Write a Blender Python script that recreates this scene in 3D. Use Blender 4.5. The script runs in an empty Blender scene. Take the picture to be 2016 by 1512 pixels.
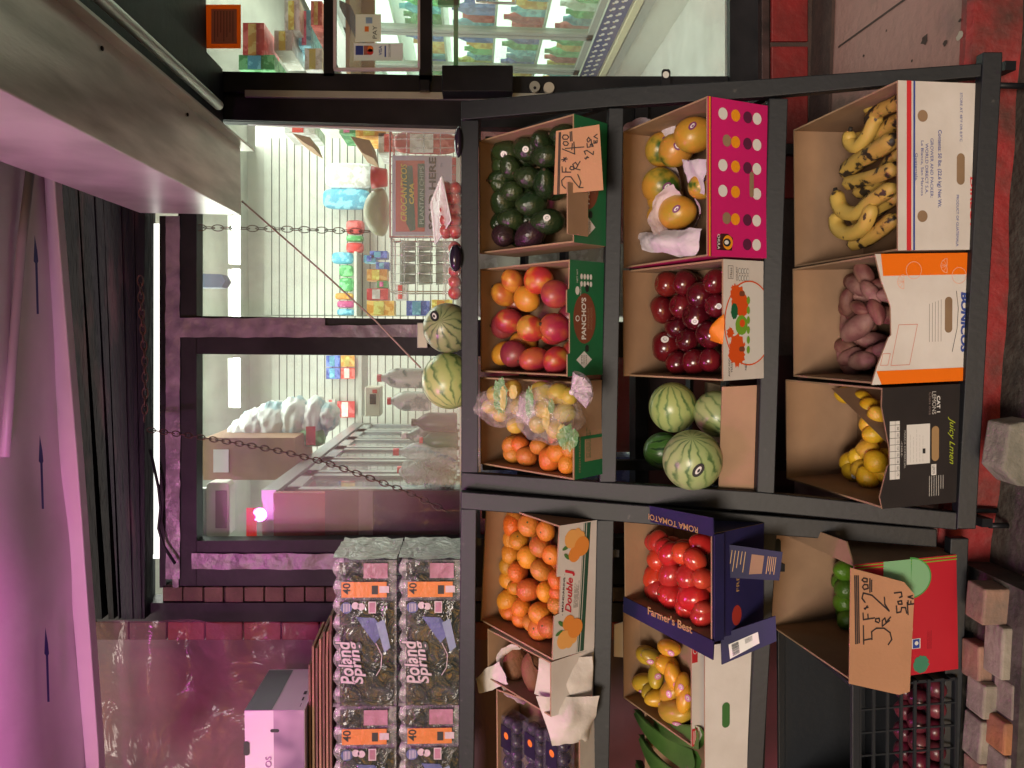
import bpy, bmesh, math, random
import numpy as np
from mathutils import Matrix, Vector, noise
random.seed(7)
S = bpy.context.scene
COL = S.collection
# ------------------------------------------------------------------ camera
F = 1500.0
H0 = 1.50
YAW, PITCH, ROLL = math.radians(3.6), math.radians(2.95), 0.0075
_f0 = Vector((-math.sin(YAW), math.cos(YAW), 0)); _r0 = Vector((math.cos(YAW), math.sin(YAW), 0)); _z = Vector((0, 0, 1))
FW = _f0*math.cos(PITCH) - _z*math.sin(PITCH)
UP = _z*math.cos(PITCH) + _f0*math.sin(PITCH)
RT = (_r0 + UP*ROLL).normalized(); UP = (UP - _r0*ROLL).normalized()
CP = Vector((0, 0, H0))
cam_d = bpy.data.cameras.new('camera'); cam = bpy.data.objects.new('camera', cam_d); COL.objects.link(cam)
cam_d.sensor_width = 36; cam_d.lens = F/2016*36; cam_d.clip_end = 200; cam_d.clip_start = 0.05
m3 = Matrix((-UP, RT, -FW)).transposed()
cam.matrix_world = Matrix.Translation(CP) @ m3.to_4x4()
S.camera = cam
# ------------------------------------------------------------------ sky, sun, lamps, exposure
w = bpy.data.worlds.new('World'); S.world = w; w.use_nodes = True
nt = w.node_tree; bg = nt.nodes['Background']
sky = nt.nodes.new('ShaderNodeTexSky'); sky.sky_type = 'NISHITA'; sky.sun_disc = False
sky.sun_elevation = math.radians(4); sky.sun_rotation = math.radians(200)
nt.links.new(sky.outputs[0], bg.inputs[0]); bg.inputs[1].default_value = 0.05
S.view_settings.view_transform = 'Standard'; S.view_settings.look = 'None'; S.view_settings.exposure = 0.85; S.view_settings.gamma = 1
def lamp(kind, name, loc, target, energy, color, size=1, sizey=None, angle=None):
    d = bpy.data.lights.new(name, kind); d.energy = energy; d.color = color
    if kind == 'AREA':
        d.size = size
        if sizey: d.shape = 'RECTANGLE'; d.size_y = sizey
    if angle is not None: d.angle = angle
    if kind in ('SPOT', 'POINT'): d.shadow_soft_size = size
    o = bpy.data.objects.new(name, d); COL.objects.link(o); o.location = loc
    o.rotation_euler = (Vector(target)-Vector(loc)).to_track_quat('-Z', 'Y').to_euler()
    return o
lamp('SUN', 'evening_sun', (-1.5, -4, 4.2), (0.0, 2.3, 0.9), 1.35, (1, .86, .72), angle=math.radians(18))
# ------------------------------------------------------------------ pixel -> world helpers
def ray(px, py):
    a = (1512-py)-756; b = px-1008
    return FW + RT*(a/F) - UP*(b/F)
def onplane(px, py, p0, n):
    d = ray(px, py); t = (Vector(p0)-CP).dot(n)/d.dot(n)
    return CP + d*t
def onY(px, py, Y): return onplane(px, py, (0, Y, 0), Vector((0, 1, 0)))
def onZ(px, py, z): return onplane(px, py, (0, 0, z), Vector((0, 0, 1)))
def proj(p):
    d = Vector(p)-CP; k = d.dot(FW)
    return (1008 - F*d.dot(UP)/k, 1512-(756+F*d.dot(RT)/k))
RP0 = Vector((0, 2.0, 0.14)); LEAN = .52/1.38
RN = Vector((.028, 1, -LEAN)).normalized()          # right rack's leaning front plane
LP0 = Vector((0, 2.02, 0.14)); LN = Vector((.028, 1, -.45/1.38)).normalized()
def onR(px, py, dy=0, rack=0):
    P, N = (RP0, RN) if rack == 0 else (LP0, LN)
    return onplane(px, py, P+Vector((0, dy, 0)), N)
# ------------------------------------------------------------------ materials
def nodes(name):
    m = bpy.data.materials.new(name); m.use_nodes = True
    t = m.node_tree; return m, t, t.nodes['Principled BSDF']
def rgb(c): return (c[0], c[1], c[2], 1)
MATS = {}
def mat(name, c, rough=.6, metal=0, c2=None, scale=8, bump=0, bscale=60, rnd=0, spec=.5, trans=0, emit=0, detail=4, lo=.35, hi=.65, coat=0, stretch=(1,1,1), c3=None, sss=0):
    if name in MATS: return MATS[name]
    m, t, b = nodes(name)
    b.inputs['Base Color'].default_value = rgb(c); b.inputs['Roughness'].default_value = rough; b.inputs['Metallic'].default_value = metal
    b.inputs['Specular IOR Level'].default_value = spec; b.inputs['Transmission Weight'].default_value = trans; b.inputs['Coat Weight'].default_value = coat
    N = t.nodes.new; L = t.links.new
    tc = N('ShaderNodeTexCoord'); mp = N('ShaderNodeMapping'); mp.inputs['Scale'].default_value = stretch
    oi = N('ShaderNodeObjectInfo'); L(tc.outputs['Object'], mp.inputs[0])
    mul = N('ShaderNodeVectorMath'); mul.operation = 'SCALE'; cx = N('ShaderNodeCombineXYZ')
    L(oi.outputs['Random'], cx.inputs[0]); L(oi.outputs['Random'], cx.inputs[1]); L(cx.outputs[0], mul.inputs[0]); mul.inputs['Scale'].default_value = 37.0
    L(mul.outputs[0], mp.inputs['Location'])
    out = None
    if c2 is not None:
        nz = N('ShaderNodeTexNoise'); nz.inputs['Scale'].default_value = scale; nz.inputs['Detail'].default_value = detail; L(mp.outputs[0], nz.inputs[0])
        r = N('ShaderNodeValToRGB'); r.color_ramp.elements[0].position = lo; r.color_ramp.elements[1].position = hi
        r.color_ramp.elements[0].color = rgb(c); r.color_ramp.elements[1].color = rgb(c2)
        if c3 is not None:
            e = r.color_ramp.elements.new((lo+hi)/2); e.color = rgb(c3)
        fac = nz.outputs[0]
        if rnd:
            ad = N('ShaderNodeMath'); ad.operation = 'MULTIPLY_ADD'; ad.inputs[1].default_value = rnd; L(oi.outputs['Random'], ad.inputs[0])
            sb = N('ShaderNodeMath'); sb.operation = 'SUBTRACT'; L(nz.outputs[0], ad.inputs[2]); L(ad.outputs[0], sb.inputs[0]); sb.inputs[1].default_value = rnd/2; fac = sb.outputs[0]
        L(fac, r.inputs[0]); out = r.outputs[0]
        if rnd:
            hs = N('ShaderNodeHueSaturation'); wn = N('ShaderNodeTexWhiteNoise'); wn.noise_dimensions = '1D'; L(oi.outputs['Random'], wn.inputs['W'])
            for k_, lo_, hi_ in (('Value', .78, 1.1), ('Saturation', .96, 1.0), ('Hue', .496, .504)):
                mr_ = N('ShaderNodeMapRange'); mr_.inputs['To Min'].default_value = lo_; mr_.inputs['To Max'].default_value = hi_; L(wn.outputs['Value'] if k_ != 'Hue' else oi.outputs['Random'], mr_.inputs[0]); L(mr_.outputs[0], hs.inputs[k_])
            L(out, hs.inputs['Color']); out = hs.outputs[0]
        L(out, b.inputs['Base Color'])
    if bump:
        n2 = N('ShaderNodeTexNoise'); n2.inputs['Scale'].default_value = bscale; n2.inputs['Detail'].default_value = 5; L(mp.outputs[0], n2.inputs[0])
        bp = N('ShaderNodeBump'); bp.inputs['Strength'].default_value = bump; bp.inputs['Distance'].default_value = .01
        L(n2.outputs[0], bp.inputs['Height']); L(bp.outputs[0], b.inputs['Normal'])
    if emit:
        b.inputs['Emission Color'].default_value = rgb(c); b.inputs['Emission Strength'].default_value = emit
        if out: L(out, b.inputs['Emission Color'])
    if sss: b.inputs['Subsurface Weight'].default_value = sss; b.inputs['Subsurface Scale'].default_value = .01
    MATS[name] = m; return m
def film(name, c, opacity, rough=.15, bump=.4, bscale=30, op2=None):
    if name in MATS: return MATS[name]
    m, t, b = nodes(name); N = t.nodes.new; L = t.links.new
    b.inputs['Base Color'].default_value = rgb(c); b.inputs['Roughness'].default_value = rough
    tr = N('ShaderNodeBsdfTransparent'); mx = N('ShaderNodeMixShader'); tc = N('ShaderNodeTexCoord')
    nz = N('ShaderNodeTexNoise'); nz.inputs['Scale'].default_value = bscale; nz.inputs['Detail'].default_value = 3; nz.inputs['Distortion'].default_value = 1.5; L(tc.outputs['Object'], nz.inputs[0])
    bp = N('ShaderNodeBump'); bp.inputs['Strength'].default_value = bump; bp.inputs['Distance'].default_value = .02
    L(nz.outputs[0], bp.inputs['Height']); L(bp.outputs[0], b.inputs['Normal'])
    mr = N('ShaderNodeMapRange'); mr.inputs['From Min'].default_value = .35; mr.inputs['From Max'].default_value = .7
    mr.inputs['To Min'].default_value = opacity; mr.inputs['To Max'].default_value = op2 if op2 is not None else min(1, opacity*2)
    L(nz.outputs[0], mr.inputs[0]); L(mr.outputs[0], mx.inputs[0]); L(tr.outputs[0], mx.inputs[1]); L(b.outputs[0], mx.inputs[2])
    L(mx.outputs[0], t.nodes['Material Output'].inputs[0]); MATS[name] = m; return m
def glass(name='window_glass', tint=(.90, .94, .92), base=.09):
    if name in MATS: return MATS[name]
    m, t, b = nodes(name); N = t.nodes.new; L = t.links.new
    gl = N('ShaderNodeBsdfGlossy'); gl.inputs[1].default_value = .02; tr = N('ShaderNodeBsdfTransparent'); tr.inputs[0].default_value = rgb(tint)
    fr = N('ShaderNodeFresnel'); fr.inputs[0].default_value = 1.45
    df = N('ShaderNodeBsdfDiffuse'); df.inputs[0].default_value = (.75, .72, .7, 1); m2 = N('ShaderNodeMixShader')
    nz = N('ShaderNodeTexNoise'); nz.inputs['Scale'].default_value = 3; nz.inputs['Detail'].default_value = 8; tc = N('ShaderNodeTexCoord'); L(tc.outputs['Object'], nz.inputs[0])
    mr = N('ShaderNodeMapRange'); mr.inputs['From Min'].default_value = .4; mr.inputs['From Max'].default_value = .8; mr.inputs['To Min'].default_value = base*.6; mr.inputs['To Max'].default_value = base*3
    L(nz.outputs[0], mr.inputs[0]); L(mr.outputs[0], m2.inputs[0]); L(tr.outputs[0], m2.inputs[1]); L(df.outputs[0], m2.inputs[2])
    ge = N('ShaderNodeNewGeometry'); om = N('ShaderNodeMath'); om.operation = 'SUBTRACT'; om.inputs[0].default_value = 1; L(ge.outputs['Backfacing'], om.inputs[1]); fm_ = N('ShaderNodeMath'); fm_.operation = 'MULTIPLY'; L(fr.outputs[0], fm_.inputs[0]); L(om.outputs[0], fm_.inputs[1])
    mx = N('ShaderNodeMixShader'); L(fm_.outputs[0], mx.inputs[0]); L(m2.outputs[0], mx.inputs[1]); L(gl.outputs[0], mx.inputs[2])
    L(mx.outputs[0], t.nodes['Material Output'].inputs[0]); MATS[name] = m; return m
def paper(name, c, tl=.5):
    if name in MATS: return MATS[name]
    m, t, b = nodes(name); N = t.nodes.new; L = t.links.new; b.inputs['Base Color'].default_value = rgb(c); b.inputs['Roughness'].default_value = .55
    tr = N('ShaderNodeBsdfTranslucent'); tr.inputs[0].default_value = rgb(c); mx = N('ShaderNodeMixShader'); mx.inputs[0].default_value = tl
    L(b.outputs[0], mx.inputs[1]); L(tr.outputs[0], mx.inputs[2]); L(mx.outputs[0], t.nodes['Material Output'].inputs[0]); MATS[name] = m; return m
def ink(name, c, rough=.55): return mat('ink_'+name, c, rough)
# ------------------------------------------------------------------ mesh builder
TXT = {}
def text_geo(s, bold=0.0, shear=0.0):
    k = (s, bold, shear)
    if k in TXT: return TXT[k]
    cu = bpy.data.curves.new('t', 'FONT'); cu.body = s; cu.size = 1; cu.offset = bold; cu.shear = shear; cu.resolution_u = 3
    o = bpy.data.objects.new('t', cu); COL.objects.link(o)
    dg = bpy.context.evaluated_depsgraph_get(); me = bpy.data.meshes.new_from_object(o.evaluated_get(dg))
    V = [v.co.copy() for v in me.vertices]; P = [list(p.vertices) for p in me.polygons]
    bpy.data.objects.remove(o); bpy.data.curves.remove(cu); bpy.data.meshes.remove(me)
    if V:
        x0 = min(v.x for v in V); x1 = max(v.x for v in V); y0 = min(v.y for v in V); y1 = max(v.y for v in V)
    else: x0 = y0 = 0; x1 = y1 = 1
    V = [Vector(((v.x-x0)/(x1-x0), (v.y-y0)/(y1-y0), 0)) for v in V]
    TXT[k] = (V, P); return TXT[k]
class MB:
    def __init__(s, M=None): s.v = []; s.f = []; s.fm = []; s.mats = []; s.M = M or Matrix(); s.sm = []
    def mi(s, m):
        if m not in s.mats: s.mats.append(m)
        return s.mats.index(m)
    def add(s, V, Fc, m, smooth=False):
        b = len(s.v); i = s.mi(m)
        s.v += [s.M @ Vector(v) for v in V]
        for f in Fc: s.f.append([b+k for k in f]); s.fm.append(i); s.sm.append(smooth)
        return s
    def prism(s, poly, off, m, side=None):
        n = len(poly); off = Vector(off); poly = [Vector(p) for p in poly]
        V = poly + [p+off for p in poly]
        nrm = Vector()
        for i in range(n): nrm += poly[i].cross(poly[(i+1) % n])
        fr = list(range(n)); 
        if nrm.dot(off) > 0: fr = fr[::-1]
        s.add(V, [fr], m)
        s.f.append([len(s.v)-n+k for k in fr[::-1]]); s.fm.append(s.mi(side or m)); s.sm.append(False)
        b = len(s.v)-2*n; j = s.mi(side or m)
        for q in range(n):
            a, c = fr[q], fr[(q+1) % n]
            s.f.append([b+c, b+a, b+a+n, b+c+n]); s.fm.append(j); s.sm.append(False)
        return s
    def box(s, lo, hi, m):
        x0, y0, z0 = lo; x1, y1, z1 = hi
        return s.prism([(x0, y0, z0), (x1, y0, z0), (x1, y0, z1), (x0, y0, z1)], (0, y1-y0, 0), m)
    def poly(s, pts, m): return s.add(pts, [list(range(len(pts)))], m)
    def ell(s, c, r, m, nu=20, nv=12, fn=None, R=None):
        V = []; Fc = []
        for j in range(nv+1):
            ph = math.pi*j/nv
            for i in range(nu):
                th = 2*math.pi*i/nu
                p = Vector((math.sin(ph)*math.cos(th), math.sin(ph)*math.sin(th), math.cos(ph)))
                if fn: p = fn(p)
                p = Vector((p.x*r[0], p.y*r[1], p.z*r[2]))
                if R: p = R @ p
                V.append(Vector(c)+p)
        for j in range(nv):
            for i in range(nu): Fc.append([j*nu+i, (j+1)*nu+i, (j+1)*nu+(i+1) % nu, j*nu+(i+1) % nu])
        return s.add(V, Fc, m, True)
    def tube(s, pts, rad, m, n=10, cap=True, smooth=True):
        pts = [Vector(p) for p in pts]; V = []; Fc = []
        if not hasattr(rad, '__len__'): rad = [rad]*len(pts)
        up = None
        for k, p in enumerate(pts):
            d = (pts[min(k+1, len(pts)-1)]-pts[max(k-1, 0)]).normalized()
            if up is None: up = d.orthogonal().normalized()
            up = (up-d*up.dot(d)).normalized(); si = d.cross(up)
            for i in range(n):
                a = 2*math.pi*i/n; V.append(p+(up*math.cos(a)+si*math.sin(a))*rad[k])
        for k in range(len(pts)-1):
            for i in range(n): Fc.append([k*n+i, k*n+(i+1) % n, (k+1)*n+(i+1) % n, (k+1)*n+i])
        if cap: Fc.append(list(range(n))[::-1]); Fc.append([(len(pts)-1)*n+i for i in range(n)])
        return s.add(V, Fc, m, smooth)
    def lathe(s, prof, m, n=16, c=(0, 0, 0)):
        V = []; Fc = []
        for (r, z) in prof:
            for i in range(n):
                a = 2*math.pi*i/n; V.append(Vector(c)+Vector((r*math.cos(a), r*math.sin(a), z)))
        for k in range(len(prof)-1):
            for i in range(n): Fc.append([k*n+i, k*n+(i+1) % n, (k+1)*n+(i+1) % n, (k+1)*n+i])
        return s.add(V, Fc, m, True)
    # decals on a plane: o = origin, X / Y unit directions
    def text(s, st, o, X, Y, wd, ht, m, bold=0.0, shear=0.0):
        V, P = text_geo(st, bold, shear); o = Vector(o); X = Vector(X); Y = Vector(Y)
        return s.add([o+X*(v.x*wd)+Y*(v.y*ht) for v in V], P, m)
    def disc(s, o, X, Y, a, b, m, n=24, rot=0, a0=0, a1=2*math.pi):
        o = Vector(o); X = Vector(X); Y = Vector(Y); P = []
        for i in range(n):
            t = a0+(a1-a0)*i/n; x = a*math.cos(t); y = b*math.sin(t)
            P.append(o+X*(x*math.cos(rot)-y*math.sin(rot))+Y*(x*math.sin(rot)+y*math.cos(rot)))
        return s.poly(P, m)
    def stadium(s, o, X, Y, wd, ht, m):
        o = Vector(o); X = Vector(X); Y = Vector(Y); P = []; r = min(wd, ht)/2
        for i in range(24):
            t = 2*math.pi*(i+.5)/24; x = r*math.cos(t); y = r*math.sin(t)
            x += math.copysign(max(0, wd/2-r), x); y += math.copysign(max(0, ht/2-r), y); P.append(o+X*x+Y*y)
        return s.poly(P, m)
    def stroke(s, pts, o, X, Y, wd, m):
        o = Vector(o); X = Vector(X); Y = Vector(Y)
        for (a, b), (c, d) in zip(pts, pts[1:]):
            l = math.hypot(c-a, d-b) or 1e-6; nx, ny = -(d-b)/l*wd/2, (c-a)/l*wd/2; ex, ey = (c-a)/l*wd/3, (d-b)/l*wd/3
            s.poly([o+X*x+Y*y for x, y in ((a-nx-ex, b-ny-ey), (c-nx+ex, d-ny+ey), (c+nx+ex, d+ny+ey), (a+nx-ex, b+ny-ey))], m)
        return s
    def build(s, name, parent=None, bevel=0, loc=None):
        me = bpy.data.meshes.new(name)
        o = bpy.data.objects.new(name, me); COL.objects.link(o)
        inv = Matrix()
        if parent is not None:
            r = parent
            while r.parent: r = r.parent
            inv = r.matrix_basis.inverted(); o.parent = parent
        elif s.v:
            if loc is None:
                c = sum((Vector(v) for v in s.v), Vector())/len(s.v); c.z = min(v.z for v in s.v)
            else: c = Vector(loc)
            o.matrix_basis = Matrix.Translation(c); inv = Matrix.Translation(-c)
        me.from_pydata([inv @ Vector(v) for v in s.v], [], s.f)
        for m in s.mats: me.materials.append(m)
        me.polygons.foreach_set('material_index', s.fm); me.polygons.foreach_set('use_smooth', s.sm)
        me.update()
        if bevel:
            b = o.modifiers.new('b', 'BEVEL'); b.width = bevel; b.segments = 2; b.limit_method = 'ANGLE'
        return o
def tag(o, label=None, cat=None, group=None, kind=None):
    if label: o['label'] = label
    if cat: o['category'] = cat
    if group: o['group'] = group
    if kind: o['kind'] = kind
    return o
def thing(name, label, cat, M, group=None, kind=None):
    o = bpy.data.objects.new(name, None); COL.objects.link(o); o.empty_display_size = .05
    o.matrix_basis = M if isinstance(M, Matrix) else Matrix.Translation(Vector(M))
    return tag(o, label, cat, group, kind)
def px_prism(mb, poly, Y, th, m, side=None):
    return mb.prism([onY(x, y, Y) for x, y in poly], (0, th, 0), m, side)
def rect(x0, y0, x1, y1): return [(x0, y0), (x1, y0), (x1, y1), (x0, y1)]
BLK = mat('black_paint', (.006, .007, .010), .5, c2=(.018, .018, .022), scale=5, bump=.15, bscale=25, spec=.22)
RACK = mat('rack_steel', (.007, .008, .011), .5, metal=0, spec=.35, c2=(.06, .055, .05), c3=(.009, .010, .013), lo=.60, hi=.80, scale=30, detail=9, bump=.06, bscale=60)
KRAFT = mat('kraft_cardboard', (.38, .235, .14), .85, c2=(.27, .165, .10), scale=4, detail=8, bump=.25, bscale=14)
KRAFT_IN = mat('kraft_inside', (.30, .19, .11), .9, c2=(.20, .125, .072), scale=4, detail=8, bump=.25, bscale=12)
WHITE_C = mat('white_card', (.72, .67, .64), .6, c2=(.58, .52, .48), scale=5, detail=9, bump=.3, bscale=9, lo=.4, hi=.75)
# ------------------------------------------------------------------ ground, landing
def struct(o): return tag(o, kind='structure')
WALK = mat('worn_concrete', (.05, .045, .04), .75, c2=(.10, .09, .078), scale=14, bump=.7, bscale=45, detail=10, c3=(.07, .06, .05))
g = MB(); N_ = 60
g.add([(-30, -30, 0), (30, -30, 0), (30, 30, 0), (-30, 30, 0)], [[0, 1, 2, 3]], WALK)
struct(g.build('sidewalk'))
PINK = mat('dusty_pink_paint', (.32, .18, .16), .8, c2=(.19, .13, .11), scale=3, bump=.5, bscale=30, detail=10, c3=(.33, .18, .16))
RED = mat('red_floor_paint', (.26, .016, .018), .65, c2=(.07, .025, .02), scale=7, bump=.6, bscale=35, detail=10, lo=.45, hi=.7)
REDD = mat('red_brick_paint', (.20, .012, .014), .5, c2=(.12, .012, .012), scale=7, bump=.4, bscale=30)
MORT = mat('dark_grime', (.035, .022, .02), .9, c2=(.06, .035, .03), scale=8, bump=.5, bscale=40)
LZ = .14; LF = 2.10
xl = onY(1930, 1150, 2.07).x
g = MB(); g.prism([(xl, 2.13, .004), (3.2, 2.13, .004), (3.2, 2.13, LZ), (xl, 2.13, LZ)], (0, 1.0, 0), PINK)
# red painted nosing with a chipped outer edge
n = 60; ys = []
for i in range(n+1):
    x = xl+(3.2-xl)*i/n; ys.append((x, LF-.03*noise.noise(Vector((x*4, 3, 0)))-.006*noise.noise(Vector((x*25, 1, 0)))))
V = []; Fc = []
for i, (x, y) in enumerate(ys): V += [(x, 2.13, LZ), (x, y+.012, LZ), (x, y, LZ-.012), (x, y-.02, .002)]
for i in range(n):
    for k in range(3): Fc.append([i*4+k, i*4+k+1, i*4+k+5, i*4+k+4])
g.add(V, Fc, RED)
landing = struct(g.build('landing', loc=(0, 2.5, 0)))
g = MB()   # joint, stains and chips in the landing
a = onZ(1650, 93, LZ+.002); b = onZ(1785, -4, LZ+.002); d = Vector((.004, 0, 0))
g.poly([a-d, a+d, b+d, b-d], MORT)
rr = random.Random(3)
for px, py, s in ((1820, 78, .018), (1860, 85, .01), (1888, 72, .014), (1700, 110, .006), (1745, 60, .005), (1890, 40, .006), (1795, 120, .006)):
    c = onZ(px, py, LZ+.002); m_ = mat('chip_pale', (.42, .36, .30), .8) if px == 1888 else MORT
    g.poly([c+Vector((math.cos(t*.7)*s*rr.uniform(.5, 1.1), math.sin(t*.7)*s*1.3*rr.uniform(.5, 1.1), 0)) for t in range(9)], m_)
tag(g.build('landing_joint'), kind='structure')
# ------------------------------------------------------------------ shop front (things that are fixed to one another)
FY = 3.10
front = thing('shop_front', 'black painted shop front with two big lit windows behind the fruit racks', 'shop front', (0, FY, 0))
TAPE = mat('pinkish_duct_tape', (.24, .20, .24), .35, c2=(.13, .11, .14), scale=14, detail=8, bump=.8, bscale=18)
ALU = mat('aluminium', (.45, .46, .44), .35, metal=.6, c2=(.36, .37, .36), scale=6)
def fpart(name, polys, m, Y=FY, th=.07, parent=front, bevel=0):
    g = MB()
    for p in polys: px_prism(g, p, Y, th, m)
    return g.build(name, parent, bevel)
fpart('header_beam', [rect(351, 190, 387, 1157)], BLK)
fpart('head_strip', [rect(314, 425, 327, 1157)], BLK)
fpart('trim_strip', [rect(284, 426, 290, 1100)], mat('rust_brown', (.09, .03, .025), .7), 3.06, .06)
fpart('mullion', [[(386, 622), (386, 697), (1252, 704), (1252, 634)]], BLK)
fpart('jamb', [[(386, 1065), (386, 1157), (1252, 1150), (1252, 1058)]], BLK); fpart('jamb', [[(386, 190), (386, 234), (1252, 258), (1252, 200)]], BLK)
fpart('sill', [rect(1251, 190, 1276, 1160)], BLK, 3.07, .12)
fpart('lower_panel', [rect(1276, 190, 1600, 1160)], mat('dark_red_panel', (.06, .008, .01), .5, c2=(.02, .008, .01), scale=3), 3.12, .06)
# transom strip above the windows, its glow standing in for shop light behind
fpart('transom_pane', [rect(289, 440, 315, 1100)], mat('frosted_glow_pane', (.80, .82, .76), .5, emit=1.0), 3.15, .02)
for nm, x0, y0, x1, y1 in (('w1', 386, 233, 1252, 624), ('w2', 386, 696, 1252, 1068)):
    g = MB(); px_prism(g, rect(x0, y0, x1, y1), 3.175, .006, glass()); wn = g.build('window_pane', front)
g = MB()     # bright aluminium bead round the right window
px_prism(g, [(476, 234), (476, 244), (900, 262), (900, 251)], 3.15, .02, mat('pale_bead', (.62, .66, .6), .5))
for p in (rect(384, 425, 389, 622), rect(384, 697, 389, 1066)): px_prism(g, p, 3.14, .03, ALU)
px_prism(g, rect(389, 1063, 900, 1067), 3.14, .03, ALU)
g.build('glazing_bead', front)
def tape(polys, Y=FY-.012, amp=.006):
    g = MB()
    for (x0, y0, x1, y1) in polys:
        nx = max(2, int(abs(x1-x0)/8)); ny = max(2, int(abs(y1-y0)/8)); V = []; Fc = []
        for i in range(nx+1):
            for j in range(ny+1):
                px = x0+(x1-x0)*i/nx; py = y0+(y1-y0)*j/ny
                e = 2*noise.noise(Vector((px*.03, py*.03, 4)))
                if nx < ny and i in (0, nx): px += e
                if ny < nx and j in (0, ny): py += e
                p = onY(px, py, Y); p.y += amp*noise.noise(Vector((px*.06, py*.06, 0))); V.append(p)
        for i in range(nx):
            for j in range(ny): q = i*(ny+1)+j; Fc.append([q, q+1, q+ny+2, q+ny+1])
        g.add(V, Fc, TAPE, True)
    return g
tape([(326, 425, 354, 1140), (352, 626, 640, 662), (352, 640, 822, 664), (377, 1090, 700, 1121), (340, 1085, 352, 1160)]).build('tape', front)
# brick column, black strip and red strip at the left
BR = mat('tan_brick', (.16, .11, .075), .85, c2=(.09, .06, .045), scale=7, bump=.5, bscale=40, rnd=.2)
g = MB()
px_prism(g, rect(320, 1152, 1600, 1188), 3.10, .05, MORT)
for i in range(32):
    x = 322+i*40.0; e = rr.uniform(-1.5, 1.5)
    px_prism(g, rect(x+e, 1156, x+36.5, 1185+e), 3.088, .05, BR)
g.build('brick_pier', front, .003)
fpart('corner_post', [rect(190, 1187, 1600, 1224)], BLK, 3.08, .1)
g = MB()
for i in range(20): px_prism(g, rect(180+i*75, 1225, 252+i*75, 1260), 3.09, .06, REDD if i > 1 else BR)
g.build('red_brick_course', front, .003)
fpart('side_wall', [rect(100, 1259, 1960, 1900)], mat('maroon_wall', (.11, .018, .035), .5, c2=(.05, .015, .03), scale=2.5, bump=.2, bscale=12), 3.12, .06)
# old boards above the transom
g = MB(); cuts = [112, 150, 182, 201, 236, 262, 285]
for k in range(6):
    a, b = cuts[k], cuts[k+1]-.4; sl = .085*(1-k/6.0)
    px_prism(g, [(a+sl*0, 330), (b, 330), (b+(0 if k == 5 else sl*600), 1219), (a+sl*900, 1219)], 3.0+.004*((k*7) % 3)+.003*k, .08, mat('weathered_black_board', (.006, .007, .011), .6, c2=(.05, .022, .03), scale=8, detail=8, bump=.8, bscale=22, lo=.52, hi=.78, stretch=(.4, 2, 3), spec=.25))
g.build('fascia_board', front)
g = MB(); px_prism(g, rect(90, 300, 300, 1230), 3.16, .03, BLK); px_prism(g, rect(-400, -300, 290, 1300), 3.22, .05, BLK); g.build('backing_board', front)
# right-hand pilaster between window and door
fpart('pilaster', [[(300, 150), (300, 236), (1600, 262), (1600, 150)]], BLK, 3.115, .05)
fpart('metal_strip', [[(482, 177), (482, 190), (1250, 200), (1250, 186)]], ALU, 3.085, .025)
fpart('latch_box', [rect(821, 635, 842, 685)], ALU, 3.075, .03, bevel=.003)
# ------------------------------------------------------------------ door
door = thing('glass_door', 'black framed glass shop door with two small round locks, right of the racks', 'door', (1.2, FY, LZ))
g = MB()
for p in ([(300, 138), (300, 178), (1500, 196), (1500, 160)], rect(637, -330, 658, 150), rect(825, -330, 850, 160), rect(1437, -330, 1502, 170), rect(300, -330, 386, 160), rect(300, -330, 1500, -290)):
    px_prism(g, p, FY-.01, .06, BLK)
g.build('door_frame', door)
for (a, b, t) in ((386, 637, 'p'), (658, 825, 'p'), (850, 1437, 'p')):
    g = MB(); px_prism(g, rect(a, -290, b, 150), 3.125, .006, glass()); g.build('door_pane', door)
g = MB()
for p in (rect(657, 133, 826, 139), rect(656, -290, 662, 135), rect(822, -290, 827, 135)): px_prism(g, p, 3.085, .01, mat('pale_frame', (.6, .6, .58), .5))
g.build('pale_bead', door)
fpart('push_bar', [rect(870, 128, 1010, 180)], BLK, 2.99, .1, door, .004)
g = MB()
for px, m_ in ((1052, ALU), (1080, mat('old_cream', (.5, .46, .38), .5))):
    c = onY(px, 173 if px < 1060 else 175, 3.085); g.tube([c, c+Vector((0, -.018, 0))], .021, m_, 20, smooth=False)
c = onY(1053, 173, 3.066); g.disc(c-Vector((0, .001, 0)), (1, 0, 0), (0, 0, 1), .006, .006, BLK)
g.build('lock', door)
fpart('small_latch', [rect(826, 156, 846, 178)], BLK, 3.06, .03, door, .003)
g = MB(); P = [onY(x, y, 3.07) for x, y in ((1303, 168), (1303, 140), (1306, 136), (1317, 136), (1320, 140), (1320, 168))]
g.prism(P, (0, .006, 0), BLK); c = onY(1311, 147, 3.068); g.disc(c, (1, 0, 0), (0, 0, 1), .013, .013, mat('pale_hole', (.7, .7, .66), .6)); g.build('hasp', door)
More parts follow.
